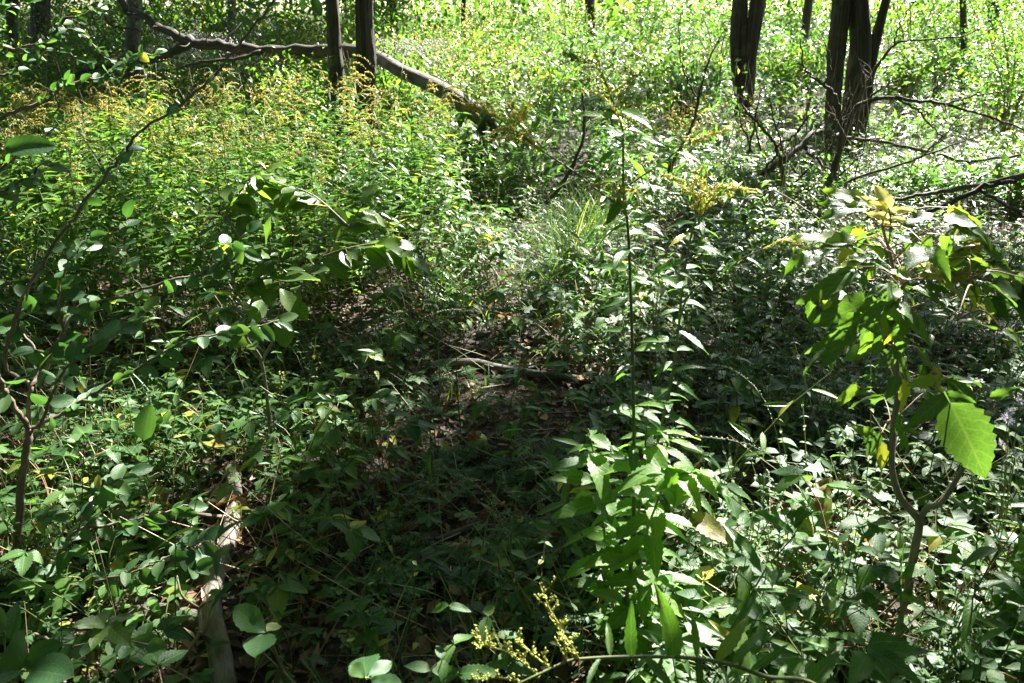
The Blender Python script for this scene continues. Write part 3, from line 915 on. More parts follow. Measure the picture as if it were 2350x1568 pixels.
thorn_twigs(b, smooth_path([at(*p) for p in R2], 40), 12, 'dead', .004, .35)
R3 = [(1938, 318, 7.0), (1960, 255, 7.0), (1986, 234, 7), (2033, 225, 6.9), (2100, 230, 6.8), (2167, 240, 6.7), (2233, 258, 6.6), (2327, 287, 6.5), (2400, 320, 6.5)]
b = branch_thing('dead_branch', 'thorny dead branch arching out over the meadow from the mossy tree', R3, (.028, .006), 'dead',
                 [([(2167, 240, 6.7), (2230, 222, 6.7), (2300, 212, 6.7), (2350, 208, 6.7)], .01, .004), ([(1990, 233, 7), (2020, 205, 7), (2045, 188, 7), (2066, 183, 7)], .014, .005),
                  ([(2060, 227, 6.9), (2110, 260, 6.7), (2150, 300, 6.6), (2190, 345, 6.5)], .012, .004)])
thorn_twigs(b, smooth_path([at(*p) for p in R3], 60), 34, 'dead', .004, .22)
R4 = [(1966, 300, 7.6), (1973, 227, 7.6), (1997, 180, 7.5), (2027, 133, 7.4), (2053, 103, 7.4), (2087, 93, 7.3), (2200, 85, 7.2), (2260, 60, 7.2)]
b = branch_thing('dead_branch', 'slender dead branch rising beside the leaning stem then bending over', R4, (.026, .004), 'dead',
                 [([(2027, 133, 7.4), (2060, 120, 7.4), (2080, 135, 7.4), (2095, 155, 7.4)], .008, .003), ([(2053, 103, 7.4), (2060, 60, 7.4), (2090, 20, 7.4), (2110, -30, 7.4)], .01, .003)])
thorn_twigs(b, smooth_path([at(*p) for p in R4], 40), 14, 'dead', .004, .35)
R5 = [(1945, 440, 6.3), (1950, 415, 6.3), (2067, 377, 6.3), (2167, 340, 6.3), (2250, 310, 6.3), (2330, 268, 6.3)]
b = branch_thing('dead_branch', 'thin straight dead branch slanting up across the meadow edge', R5, (.016, .003), 'dead',
                 [([(2100, 365, 6.3), (2160, 320, 6.2), (2190, 280, 6.1), (2215, 262, 6.1)], .008, .003)])
thorn_twigs(b, smooth_path([at(*p) for p in R5], 40), 10, 'dead', .003, .25)
R6 = [(1800, 440, 6.8), (1795, 382, 6.8), (1783, 340, 6.8), (1766, 313, 6.8), (1736, 280, 6.8), (1706, 245, 6.8), (1700, 200, 6.8), (1712, 150, 6.8)]
b = branch_thing('dead_branch', 'forked dead branch like a letter Y between the two stout trees', R6, (.022, .005), 'dead',
                 [([(1783, 338, 6.8), (1826, 305, 6.8), (1860, 262, 6.8), (1880, 236, 6.8)], .015, .005), ([(1737, 281, 6.8), (1735, 262, 6.8), (1737, 240, 6.8)], .007, .003)])
R7 = [(1520, 420, 6.6), (1550, 360, 6.6), (1573, 322, 6.6), (1596, 267, 6.6), (1606, 213, 6.6), (1623, 150, 6.6), (1645, 100, 6.6), (1664, 65, 6.6)]
b = branch_thing('dead_branch', 'bare black twig standing up before the yellow meadow', R7, (.018, .004), 'dead',
                 [([(1602, 232, 6.6), (1580, 190, 6.6), (1566, 147, 6.6), (1558, 80, 6.6), (1562, 30, 6.6)], .011, .004), ([(1645, 100, 6.6), (1700, 60, 6.6), (1760, 50, 6.6)], .005, .002),
                  ([(1606, 213, 6.6), (1640, 195, 6.6), (1660, 150, 6.6)], .005, .002)])
thorn_twigs(b, smooth_path([at(*p) for p in R7], 40), 8, 'dead', .003, .25)
R8 = [(1990, 500, 5.5), (2066, 458, 5.5), (2130, 446, 5.5), (2183, 437, 5.5), (2283, 418, 5.4), (2350, 403, 5.3), (2430, 380, 5.3)]
b = branch_thing('dead_branch', 'grey fallen branch lying low behind the yellow-tipped sapling', R8, (.012, .028), 'grey',
                 [([(2120, 490, 5.4), (2200, 455, 5.4), (2280, 424, 5.35), (2330, 418, 5.3)], .018, .02, 'dead'), ([(2245, 432, 5.4), (2300, 465, 5.2), (2350, 494, 5.1), (2420, 530, 5.0)], .014, .014, 'dead')])
R9 = [(1640, 480, 6.1), (1736, 462, 5.6), (1763, 441, 5.5), (1783, 440, 5.5), (1833, 470, 5.3), (1893, 515, 5.1), (1930, 560, 4.9)]
branch_thing('dead_branch', 'bleached bent twig catching sun before the dead branches', R9[1:], (.007, .006), 'grey')
R10 = [(1337, 215, 6.5), (1337, 227, 6.5), (1341, 283, 6.5), (1334, 333, 6.4), (1314, 380, 6.3), (1284, 430, 6.2), (1250, 470, 6.2)]
b = branch_thing('dead_branch', 'crooked dark stick standing among dry grass by the path', R10, (.009, .022), 'dead', [([(1320, 370, 6.3), (1340, 352, 6.3), (1352, 350, 6.3)], .01, .004), ([(1343, 280, 6.5), (1365, 255, 6.5), (1400, 190, 6.5)], .006, .003)])
for k in range(9):
    vx = U(1620, 1990); vy = U(330, 430); Y = U(6.3, 7.6); q = [(vx, vy, Y)]
    dx = U(-60, 60)
    for j in range(5):
        q.append((q[-1][0] + dx * U(.3, .9), q[-1][1] - U(15, 42), Y + U(-.08, .08)))
    b = branch_thing('dead_branch', 'thin dead twig in the tangle ' + ('between the two stout trees' if vx < 1850 else 'before the mossy tree'), q, (.011, .003), 'dead', group='thin dead twigs ' + ('between the trees' if vx < 1850 else 'before the mossy tree'))
    thorn_twigs(b, smooth_path([at(*p) for p in q], 30), 7, 'dead', .003, .3)
RL = [(-60, 528, 5.6), (0, 546, 5.5), (60, 562, 5.4), (120, 576, 5.3), (180, 590, 5.2), (240, 602, 5.1)]
branch_thing('fallen_branch', 'straight pale branch lying in grass at the edge of the goldenrod', RL, (.034, .02), 'grey', sides=10)
# logs on the floor
def ground_log(name, label, vpts, rad, mat, lift=.6, sides=12, rough=.05, twigs=0, smooth=22):
    pts = np.array([gp(*p) for p in vpts]); r = np.linspace(rad[0], rad[1], len(pts))
    pts[:, 2] += r * lift
    o = thing(name, label, 'log', pts[0])
    tube_obj(o, 'log_body', pts, r, M[mat], sides, rough, seed=int(vpts[0][0]), smooth=smooth)
    for k in range(twigs):
        i = int(U(0, len(pts))); d = np.array([U(-1, 1), U(-.5, .5), U(.2, .8)]) * .12
        tube_obj(o, 'stub', [pts[i], pts[i] + d], [r[i] * .35, r[i] * .15], M[mat], 6)
    return o


pl = ground_log('pale_log', 'pale bare-barked log pointing away through the honeysuckle', [(535, 1085), (540, 1140), (536, 1200), (527, 1250), (505, 1310), (490, 1370), (490, 1430), (505, 1500), (520, 1600)], (.027, .030), 'pale', .6, 14, .05, 2)
ground_log('curved_log', 'short curved log lying across the worn path', [(985, 862), (1010, 850), (1050, 846), (1095, 846), (1140, 856), (1200, 866), (1260, 872), (1350, 884)], (.025, .017), 'grey', 1.3, 12, .04, 1)
ground_log('mossy_stick', 'thin dark log half buried in shade among herbs', [(1640, 742), (1690, 757), (1750, 785), (1800, 800)], (.02, .016), 'dead', .5, 8)
ground_log('mossy_stick', 'short broken stick on dark soil beside the ferny leaves', [(1000, 1250), (1040, 1232), (1080, 1215), (1110, 1205)], (.017, .013), 'dead', .5, 8)
ground_log('mossy_stick', 'low dark log under the shaded herbs', [(985, 1310), (1040, 1302), (1100, 1302), (1130, 1300)], (.026, .022), 'dead', .3, 8)
ground_log('mossy_stick', 'rotting log lying in gloom near the pale log', [(300, 1420), (380, 1415), (440, 1430), (480, 1440)], (.03, .03), 'dead', .3, 8)
# dead root wood beside the pale log
q = [gp(395, 1570), gp(470, 1520), gp(475, 1490), gp(510, 1490)]
o = thing('bleached_twig', 'bleached forked twig at the near end of the pale log', 'twig', q[0])
zz = [.03, .10, .14, .17]
tube_obj(o, 'stem', [p + [0, 0, h] for p, h in zip(q, zz)], [.006, .0055, .005, .003], M['strawstem'], 5, smooth=12)
tube_obj(o, 'fork', [q[2] + [0, 0, .14], gp(445, 1505) + [0, 0, .2], gp(438, 1485) + [0, 0, .24]], [.004, .0035, .002], M['strawstem'], 5, smooth=8)
tube_obj(o, 'fork', [q[1] + [0, 0, .10], gp(490, 1540) + [0, 0, .14], gp(500, 1500) + [0, 0, .2]], [.004, .0035, .002], M['strawstem'], 5, smooth=8)

# ------------------------------------------------------------------ honeysuckle shrub (near, with every leaf its own)
def leafy(o, key, mat, pth, n, length, f0=.1, droop=.15, opp=True, upn=(0, -.8, .75), width=1.0, spread=.9):
    """leaves set in pairs along a twig"""
    m = len(pth)
    for k in range(n):
        f = f0 + (1 - f0) * (k + U(.2, .8)) / n
        i = min(int(f * (m - 1)), m - 2); p = pth[i]; t = nrm(pth[i + 1] - pth[max(i - 1, 0)])
        a = U(0, 6.28)
        side = nrm(np.cross(t, [0, 0, 1]) + 1e-3)
        for sgn in ((1, -1) if opp else ((1,) if k % 2 else (-1,))):
            d = nrm(t * U(.2, .7) + side * sgn * spread * U(.6, 1.1) + np.array([0, 0, U(-.45, .35) - droop]) + rng.normal(0, .18, 3))
            leaf_obj(o, key, mat, p, d, np.asarray(upn) + rng.normal(0, .4, 3), length * U(.7, 1.2), width * U(.85, 1.1))
    d = nrm(pth[-1] - pth[-2])
    leaf_obj(o, key, mat, pth[-1], d, upn, length)


HS = gp(38, 1385)
hs = thing('honeysuckle_shrub', 'honeysuckle shrub with forked brown stems and oval leaves beside the pale log', 'shrub', HS)
hb = [  # (points, r0, r1, leaf pairs)
    ([(36, 1385, 1.97), (40, 1250, 1.98), (48, 1120, 2.0), (62, 1030, 2.02), (68, 985, 2.03)], .0125, .0105, 0),
    ([(68, 985, 2.03), (42, 950, 2.0), (15, 905, 1.98), (0, 870, 1.96), (-25, 780, 1.9)], .0085, .006, 2),
    ([(68, 985, 2.03), (66, 930, 2.05), (70, 890, 2.06), (45, 868, 2.08), (18, 850, 2.1), (13, 800, 2.1), (37, 736, 2.12), (63, 663, 2.15), (103, 596, 2.2), (153, 523, 2.2), (167, 507, 2.2), (233, 413, 2.22), (277, 363, 2.25), (307, 317, 2.25), (343, 287, 2.28), (427, 233, 2.3), (484, 180, 2.3), (534, 123, 2.3), (584, 60, 2.3), (640, -15, 2.3)], .0066, .003, 6),
    ([(70, 890, 2.06), (88, 855, 2.1), (110, 823, 2.15), (147, 766, 2.2), (177, 709, 2.3), (267, 683, 2.35), (317, 666, 2.4), (400, 643, 2.4), (467, 629, 2.42), (500, 609, 2.45), (567, 533, 2.5)], .0075, .003, 17),
    ([(70, 985, 2.03), (115, 962, 2.05), (167, 933, 2.08), (233, 893, 2.1), (333, 833, 2.15), (417, 786, 2.2), (490, 768, 2.2), (567, 753, 2.25), (640, 735, 2.3)], .0065, .002, 17),
    ([(85, 980, 2.03), (115, 920, 1.98), (143, 856, 1.95), (187, 816, 1.95), (230, 770, 1.95), (275, 740, 1.9), (330, 712, 1.9)], .005, .002, 9),
    ([(147, 766, 2.2), (135, 690, 2.2), (150, 617, 2.25), (178, 575, 2.25), (205, 545, 2.25)], .0042, .002, 7),
    ([(330, 662, 2.4), (300, 625, 2.4), (285, 560, 2.4), (290, 500, 2.4)], .003, .0015, 5),
    ([(110, 823, 2.15), (60, 775, 2.2), (40, 735, 2.2), (90, 680, 2.2), (130, 640, 2.3)], .004, .002, 7),
    ([(470, 629, 2.42), (490, 585, 2.4), (520, 560, 2.4), (560, 575, 2.4)], .003, .0015, 5),
    ([(50, 1372, 1.97), (90, 1320, 1.9), (123, 1292, 1.85), (177, 1219, 1.8), (283, 1199, 1.85), (360, 1180, 1.9), (430, 1160, 1.95)], .006, .0022, 12),
    ([(50, 1372, 1.97), (130, 1360, 1.85), (200, 1340, 1.75), (267, 1322, 1.72), (320, 1309, 1.72), (400, 1304, 1.75), (450, 1300, 1.75)], .0055, .002, 10),
    ([(320, 1309, 1.72), (367, 1285, 1.75), (427, 1262, 1.78), (470, 1240, 1.8)], .003, .0015, 5),
    ([(45, 1376, 1.95), (30, 1440, 1.7), (90, 1460, 1.6), (160, 1480, 1.5), (250, 1470, 1.45), (340, 1480, 1.4)], .005, .002, 11),
    ([(177, 1219, 1.8), (210, 1160, 1.8), (235, 1120, 1.8), (300, 1085, 1.85)], .003, .0015, 6),
]
for pts, r0, r1, n in hb:
    q = smooth_path([at(*p) for p in pts], 6 + 4 * len(pts))
    q[1:-1] += rng.normal(0, .0025, (len(q) - 2, 3))
    tube_obj(hs, 'stem', q, np.linspace(r0, r1, len(q)), M['twig'], 7)
    if n:
        leafy(hs, 'oval', M['honey'], q, int(n * 1.2), .062, .12 if n > 6 else .3, .12)
leaf_between(hs, 'oval', M['honey'], at(330, 1012, 1.9) , at(345, 925, 1.95), (0, -1, .3), 1.0)

# second honeysuckle, its twigs come in from outside the frame
h2b = at(-190, 700, 2.7); h2b[2] = float(terrain(h2b[0], h2b[1]))
hs2 = thing('honeysuckle_shrub', 'honeysuckle twigs with small sunlit leaves over the shaded corner', 'shrub', h2b)
tw = [
    ([(-190, 700, 2.7), (-150, 500, 2.7), (-90, 250, 2.7), (0, 130, 2.7), (67, 107, 2.7), (110, 87, 2.7), (143, 53, 2.7), (200, 30, 2.7), (233, 15, 2.7)], .011, .002, 15, .038),
    ([(-150, 500, 2.7), (-60, 300, 2.6), (0, 270, 2.6), (100, 233, 2.6), (160, 190, 2.65), (233, 177, 2.7), (273, 153, 2.7), (310, 133, 2.75), (360, 123, 2.8)], .008, .002, 17, .04),
    ([(147, 13, 2.8), (143, 57, 2.8), (187, 77, 2.8), (233, 123, 2.8), (267, 153, 2.8)], .003, .002, 6, .03),
    ([(-90, 250, 2.7), (-20, 190, 2.7), (30, 160, 2.7), (80, 130, 2.7), (150, 120, 2.75), (200, 140, 2.8)], .005, .0015, 9, .035),
    ([(-190, 620, 2.7), (-80, 480, 2.6), (0, 390, 2.6), (60, 330, 2.6), (120, 300, 2.6), (130, 220, 2.6), (150, 190, 2.6)], .005, .0015, 8, .04),
    ([(-150, 500, 2.7), (-80, 120, 2.7), (-20, 40, 2.7), (40, 10, 2.7), (90, -20, 2.7)], .004, .0015, 8, .04),
    ([(-190, 660, 2.7), (-100, 560, 2.3), (-30, 470, 2.0), (0, 440, 1.9), (60, 410, 1.9), (110, 380, 1.9)], .005, .0018, 7, .045),
]
for pts, r0, r1, n, ln in tw:
    q = smooth_path([at(*p) for p in pts], 6 + 4 * len(pts))
    q[1:-1] += rng.normal(0, .005, (len(q) - 2, 3))
    tube_obj(hs2, 'stem', q, np.linspace(r0, r1, len(q)), M['twig'], 6)
    leafy(hs2, 'oval', M['honey'], q, int(n * 1.2), ln * 1.15, .35, .0)
q = smooth_path([at(*p) for p in [(-190, 690, 2.7), (-120, 480, 1.8), (-40, 370, 1.32), (5, 342, 1.25)]], 16)
tube_obj(hs2, 'stem', q, np.linspace(.005, .002, 16), M['twig'], 6)
leaf_between(hs2, 'oval', M['honey'], at(8, 342, 1.25), at(126, 325, 1.27), (.1, -.75, .55), .85, 1)
leaf_between(hs2, 'oval', M['honey'], at(-6, 350, 1.25), at(-60, 420, 1.2), (.1, -.5, .75))
# twig tip with two leaves hanging from above the frame
q = smooth_path([at(*p) for p in [(640, -15, 2.3), (610, 20, 2.3), (596, 45, 2.3)]], 8)
for a_, b_ in (((590, 20, 2.3), (562, 5, 2.28)), ((584, 60, 2.3), (548, 42, 2.28)), ((600, 45, 2.3), (612, 62, 2.3)), ((715, -5, 2.3), (742, 36, 2.3)), ((700, 0, 2.3), (690, 24, 2.3))):
    leaf_between(hs, 'oval', M['honey'], at(*a_), at(*b_), (.2, -.6, .6))

# ------------------------------------------------------------------ box elder sapling
BE = gp(2075, 1440)
be = thing('box_elder_sapling', 'forked sapling with big coarse-toothed leaves and one yellow leaf on top', 'sapling', BE)
by0 = BE[1]
SP1 = [(2075, 1440, by0), (2086, 1345, by0), (2100, 1259, by0 - .02), (2110, 1202, by0 - .03), (2093, 1175, by0 - .02), (2066, 1142, by0), (2050, 1095, by0), (2046, 1043, by0 + .02), (2053, 956, by0 + .05), (2060, 906, by0 + .06), (2056, 800, by0 + .08), (2060, 723, by0 + .1), (2066, 666, by0 + .12)]
SP2 = [(2110, 1202, by0 - .03), (2127, 1166, by0 - .05), (2160, 1155, by0 - .1), (2200, 1092, by0 - .18), (2225, 1040, by0 - .22), (2250, 960, by0 - .25)]
SP3 = [(2066, 666, by0 + .12), (2053, 633, by0 + .13), (2043, 583, by0 + .14), (2026, 523, by0 + .15), (2032, 490, by0 + .14), (2040, 478, by0 + .13)]
SP4 = [(2066, 666, by0 + .12), (2080, 645, by0 + .1), (2120, 628, by0 + .05), (2180, 640, by0), (2230, 655, by0 - .05)]
SPS = [(SP1, .0115, .006), (SP2, .008, .004), (SP3, .005, .0022), (SP4, .004, .002)]
for p_, r0, r1 in SPS:
    tube_obj(be, 'stem', [at(*p) for p in p_], np.linspace(r0, r1, len(p_)), M['young'], 8, .03, smooth=5 * len(p_))


def el(a, b, mat='elder', n=(0, -.4, 1), w=1.0, key='elder', o=be, variant=None):
    b = (a[0] + (b[0] - a[0]) * .92, a[1] + (b[1] - a[1]) * .92, a[2] + (b[2] - a[2]) * .4); w = w * .88
    return leaf_between(o, key, M[mat], at(*a), at(*b), n, w, variant)


# yellow compound leaf on top
Yt = by0 + .13
for a_, b_, w in (((2041, 480, Yt), (2016, 412, Yt + .02), 1.15), ((2041, 482, Yt), (1970, 442, Yt - .02), .55), ((2042, 482, Yt), (2110, 481, Yt - .04), .62),
                  ((2043, 500, Yt), (2100, 508, Yt - .05), .55), ((2041, 500, Yt), (1986, 484, Yt - .05), .6), ((2044, 515, Yt), (2080, 522, Yt - .03), .5), ((2044, 515, Yt), (2010, 506, Yt - .03), .5)):
    el(a_, b_, 'yellow', (0, -.9, .35), w)
tube_obj(be, 'leaf_stalk', [at(2041, 480, Yt), at(2044, 510, Yt), at(2040, 560, Yt)], [.0014, .0016, .002], M['stem'], 5, smooth=8)
flat = (0, -.12, 1)
for a_, b_, w, m in (
        ((1990, 470, 1.85), (1880, 424, 2.0), .9, 'elder'), ((1985, 480, 1.85), (1868, 455, 1.95), .8, 'elder'), ((1990, 478, 1.85), (1925, 470, 1.8), .8, 'elder'),
        ((1945, 560, 1.75), (1800, 533, 1.9), 1.0, 'elder'), ((1955, 565, 1.75), (1900, 535, 1.9), 1.0, 'elder'), ((1950, 562, 1.75), (2000, 585, 1.7), .9, 'elder'),
        ((2022, 605, 1.75), (1945, 575, 1.85), .9, 'elder'), ((1985, 592, 1.75), (2076, 632, 1.65), .75, 'elder'), ((2090, 660, 1.7), (2215, 690, 1.6), 1.0, 'elder'),
        ((2150, 640, 1.7), (2248, 690, 1.6), .8, 'elder'), ((2120, 625, 1.7), (2200, 600, 1.75), .8, 'mottled'), ((2240, 560, 1.75), (2140, 567, 1.8), .8, 'mottled'),
        ((2195, 560, 1.75), (2250, 590, 1.7), .8, 'elder'), ((2130, 540, 1.8), (2120, 598, 1.75), 1.0, 'elder'), ((2160, 500, 1.8), (2265, 520, 1.7), 1.0, 'elder'),
        ((2210, 510, 1.8), (2310, 560, 1.7), .7, 'elder'), ((2230, 600, 1.8), (2320, 605, 1.7), .8, 'elder'), ((2195, 735, 1.45), (2300, 752, 1.4), .8, 'elder'),
        ((2298, 757, 1.4), (2360, 790, 1.35), .9, 'elder'), ((2245, 700, 1.6), (2290, 740, 1.55), .6, 'mottled'), ((2200, 470, 1.85), (2195, 560, 1.8), .5, 'mottled'),
        ((2140, 490, 1.9), (2060, 520, 1.85), .8, 'elder'), ((2050, 540, 1.85), (2110, 560, 1.75), .8, 'elder'), ((1960, 520, 1.9), (1990, 500, 1.8), .8, 'elder'),
        ((2040, 620, 1.8), (2110, 645, 1.7), .8, 'elder')):
    el(a_, b_, m, (U(-.2, .2), U(-.7, .0), 1), w * 1.1)
    if U() < .7:
        c_ = (a_[0] + U(-30, 30), a_[1] + U(-20, 40), a_[2] + U(-.05, .12)); el(c_, (c_[0] + (b_[0] - a_[0]) * U(.5, .9) + U(-30, 30), c_[1] + U(0, 60), c_[2] - .05), m, (U(-.3, .3), U(-.9, -.3), .8), w)
hang = (0, -.85, .45)
for a_, b_, w in (
        ((2010, 690, 1.75), (1860, 745, 1.6), 1.0), ((1980, 720, 1.7), (1900, 790, 1.62), 1.1), ((1960, 750, 1.68), (1905, 815, 1.6), 1.1), ((1950, 760, 1.66), (1838, 815, 1.58), .5),
        ((1860, 690, 1.75), (1862, 750, 1.7), 1.1), ((2020, 700, 1.72), (1985, 770, 1.68), 1.1), ((2050, 760, 1.65), (2030, 790, 1.6), 1.1), ((2045, 730, 1.7), (2100, 770, 1.62), 1.0),
        ((2030, 765, 1.66), (1985, 740, 1.6), .9), ((2046, 800, 1.6), (2100, 780, 1.55), .95), ((2047, 805, 1.6), (2010, 850, 1.55), .95), ((2050, 805, 1.6), (2090, 855, 1.55), 1.05),
        ((2055, 770, 1.62), (2040, 720, 1.6), 1.0), ((2110, 800, 1.7), (2150, 880, 1.6), .8), ((2060, 860, 1.6), (2035, 930, 1.55), 1.1), ((2070, 870, 1.6), (2085, 960, 1.55), 1.0),
        ((2150, 870, 1.55), (2075, 885, 1.5), .8), ((2170, 905, 1.5), (2080, 1000, 1.42), .85), ((2165, 905, 1.5), (2255, 920, 1.42), .8), ((2100, 870, 1.7), (2180, 900, 1.6), .9),
        ((2020, 990, 1.6), (1985, 1060, 1.55), 1.0), ((2010, 1000, 1.6), (1960, 980, 1.55), .9), ((2020, 1010, 1.6), (2030, 1100, 1.55), 1.0), ((2060, 985, 1.55), (2105, 1045, 1.5), .9),
        ((2060, 975, 1.55), (2120, 1000, 1.5), .8), ((2000, 890, 1.7), (1965, 905, 1.65), .8), ((2010, 870, 1.7), (1980, 860, 1.65), .8)):
    el(a_, b_, 'elder', (U(-.4, .4), -.8, U(.2, .9)), w * .9)
    c_ = (a_[0] + U(-40, 40), a_[1] + U(-40, 30), a_[2] + U(.02, .15)); el(c_, (c_[0] + U(-70, 70), c_[1] + U(20, 80), c_[2] - .05), 'elder', (U(-.5, .5), -.8, U(.2, .9)), w * .9)
stems_be = np.vstack([smooth_path([at(*p) for p in q_], 40) for q_ in (SP1[5:], SP3, SP4)])
for k in range(44):
    c0 = stems_be[int(rng.integers(0, len(stems_be)))]
    a = U(0, 6.28); r_ = U(.06, .26)
    hub = c0 + np.array([math.cos(a) * r_, math.sin(a) * r_ * .8, U(-.02, .08)])
    vx, vy = proj(hub)
    if vy < 470 or vy > 1010 or (vx < 1900 and vy > 850):
        continue
    tube_obj(be, 'leaf_stalk', [c0, (c0 + hub) / 2 + [0, 0, .02], hub], [.002, .0016, .0012], M['rstem'], 5, smooth=6)
    out = nrm(hub - c0)
    for da, ln in ((0, .105), (1.1, .085), (-1.1, .085)):
        ca, sa = math.cos(da), math.sin(da)
        d = np.array([out[0] * ca - out[1] * sa, out[0] * sa + out[1] * ca, U(-.75, -.15)])
        leaf_obj(be, 'elder', M['elder'], hub, d, [U(-.35, .35), U(-.6, .2), 1], ln * U(.75, 1.2), U(.75, 1.05))
# the great hanging leaf
leaf_between(be, 'ovateT', M['elder'], at(2180, 925, 1.42), at(2275, 1105, 1.32), (-.25, -.95, .25), 1.25, 2)
el((2270, 915, 1.4), (2345, 880, 1.35), 'elder', (0, -.6, .8), .7)
el((2140, 840, 1.6), (2165, 905, 1.55), 'mottled', (0, -.7, .6), 1.0); el((2170, 870, 1.6), (2215, 915, 1.55), 'elder', (0, -.5, .8), .9)
for a_, b_ in (((2050, 800, by0 + .08), (2047, 803, 1.6)), ((2058, 900, by0 + .06), (2165, 905, 1.5)), ((2048, 980, by0 + .03), (2020, 1000, 1.6)), ((2225, 1040, by0 - .22), (2180, 925, 1.42)),
               ((2060, 723, by0 + .1), (1990, 715, 1.72)), ((2043, 583, by0 + .14), (1950, 562, 1.75)), ((2230, 655, by0 - .05), (2195, 735, 1.45)), ((2036, 560, by0 + .14), (1990, 475, 1.85)), ((2050, 600, by0 + .13), (2180, 520, 1.8)),
               ((2195, 735, 1.45), (2300, 757, 1.4)), ((2056, 800, by0 + .08), (2140, 850, 1.6))):
    p, q = at(*a_), at(*b_)
    tube_obj(be, 'leaf_stalk', [p, (p + q) / 2 + [0, 0, .03], q], [.0022, .0017, .0013], M['rstem'], 5, smooth=8)

# ------------------------------------------------------------------ tall goldenrods in the middle
def tall_goldenrod(name, label, stems, leaves, plumes, base, fl='flower'):
    """stems: [(path points, r0, r1)], leaves: how many per stem, plumes: [(path, n branches, spread, colour)]"""
    o = thing(name, label, 'goldenrod', base)
    for (pts, r0, r1), nl in zip(stems, leaves):
        q = smooth_path([at(*p) for p in pts], 8 * len(pts))
        tube_obj(o, 'stem', q, np.linspace(r0, r1, len(q)), M['stem'], 7)
        for k in range(nl[0]):
            f = nl[1] + (nl[2] - nl[1]) * (k + U(.3, .7)) / nl[0]
            i = min(int(f * (len(q) - 1)), len(q) - 2)
            a = k * 2.4 + U(-.3, .3); e = U(-.35, .35)
            d = [math.cos(a) * math.cos(e), math.sin(a) * math.cos(e) * .8, math.sin(e)]
            leaf_obj(o, 'lanceT', M['gold'], q[i], d, [0, -.2, 1], nl[3] * U(.75, 1.2))
    for pts, n, ln, col in plumes:
        q = smooth_path([at(*p) for p in pts], 40)
        g = G()
        tube(g, q - base, np.linspace(.0022, .001, 40), 4)
        gl = G()
        for k in range(n):
            f = (k + U()) / n; i = int(f * 39); t = nrm(q[min(i + 1, 39)] - q[max(i - 1, 0)])
            s = perp(t, U(0, 6.28)); s[2] = abs(s[2]) * .4
            L = ln * (1.15 - .75 * f) * U(.6, 1.15)
            plume(g, g, q[i] - base, nrm(s + t * .9), L, int(10 + L * 210), .0026, U(.1, .5))
            p0 = q[i] - base + nrm(s + t * .9)[None] * U(.2, 1, 4)[:, None] * L
            inst_var(gl, 'tinyL', p0, nrm(rng.normal(size=(4, 3)) + [0, 0, .3]), np.array([0, 0, 1.]), U(.012, .03, 4))
        pl_ = part('flower_plume', g.mesh('flower_plume', M[col]), o)
        pl_['kind'] = 'stuff'; part('bract_foliage', gl.mesh('bract_foliage', M['gold']), pl_)['kind'] = 'stuff'
    return o


GA = gp(1405, 1535); ya = GA[1]
tall_goldenrod('tall_goldenrod', 'tall goldenrod with three spread green-yellow plumes rising through the bright serrated herb',
               [([(1405, 1535, ya), (1417, 1462, ya), (1437, 1379, ya), (1451, 1262, ya + .02), (1455, 1100, ya + .05), (1454, 923, ya + .08), (1451, 790, ya + .1), (1447, 656, ya + .12), (1441, 523, ya + .15), (1431, 440, ya + .16), (1430, 333, ya + .18), (1427, 290, ya + .19), (1401, 217, ya + .2), (1377, 160, ya + .22)], .0055, .0018),
                ([(1441, 500, ya + .15), (1417, 470, ya + .14), (1367, 434, ya + .12), (1317, 394, ya + .1), (1250, 350, ya + .08), (1184, 300, ya + .06)], .0028, .0015),
                ([(1431, 440, ya + .16), (1451, 420, ya + .16), (1534, 363, ya + .14), (1566, 335, ya + .13)], .0024, .0014)],
               [(34, .3, .93, .10), (9, .1, .9, .06), (6, .1, .9, .06)],
               [([(1415, 250, ya + .2), (1377, 160, ya + .22), (1322, 136, ya + .24)], 16, .11, 'bud'), ([(1428, 300, ya + .19), (1480, 265, ya + .2), (1560, 212, ya + .2)], 9, .05, 'bud'),
                ([(1400, 215, ya + .2), (1450, 180, ya + .2), (1445, 160, ya + .2)], 7, .05, 'bud'), ([(1428, 280, ya + .18), (1380, 220, ya + .15), (1300, 206, ya + .12)], 10, .05, 'flower'),
                ([(1230, 338, ya + .08), (1150, 275, ya + .05), (1075, 245, ya + .03)], 20, .09, 'flower'), ([(1210, 320, ya + .07), (1190, 265, ya + .07), (1170, 245, ya + .07)], 8, .05, 'flower'),
                ([(1250, 350, ya + .08), (1180, 320, ya + .04), (1110, 320, ya)], 9, .05, 'flower'),
                ([(1566, 335, ya + .13), (1610, 318, ya + .12), (1660, 302, ya + .1)], 12, .035, 'flower'), ([(1424, 467, ya + .14), (1400, 432, ya + .1), (1364, 428, ya + .08)], 9, .03, 'flower'), ([(1430, 460, ya + .14), (1440, 436, ya + .1), (1457, 446, ya + .06)], 7, .025, 'flower')], GA)
GD = gp(1490, 1490); yd = GD[1] + .05
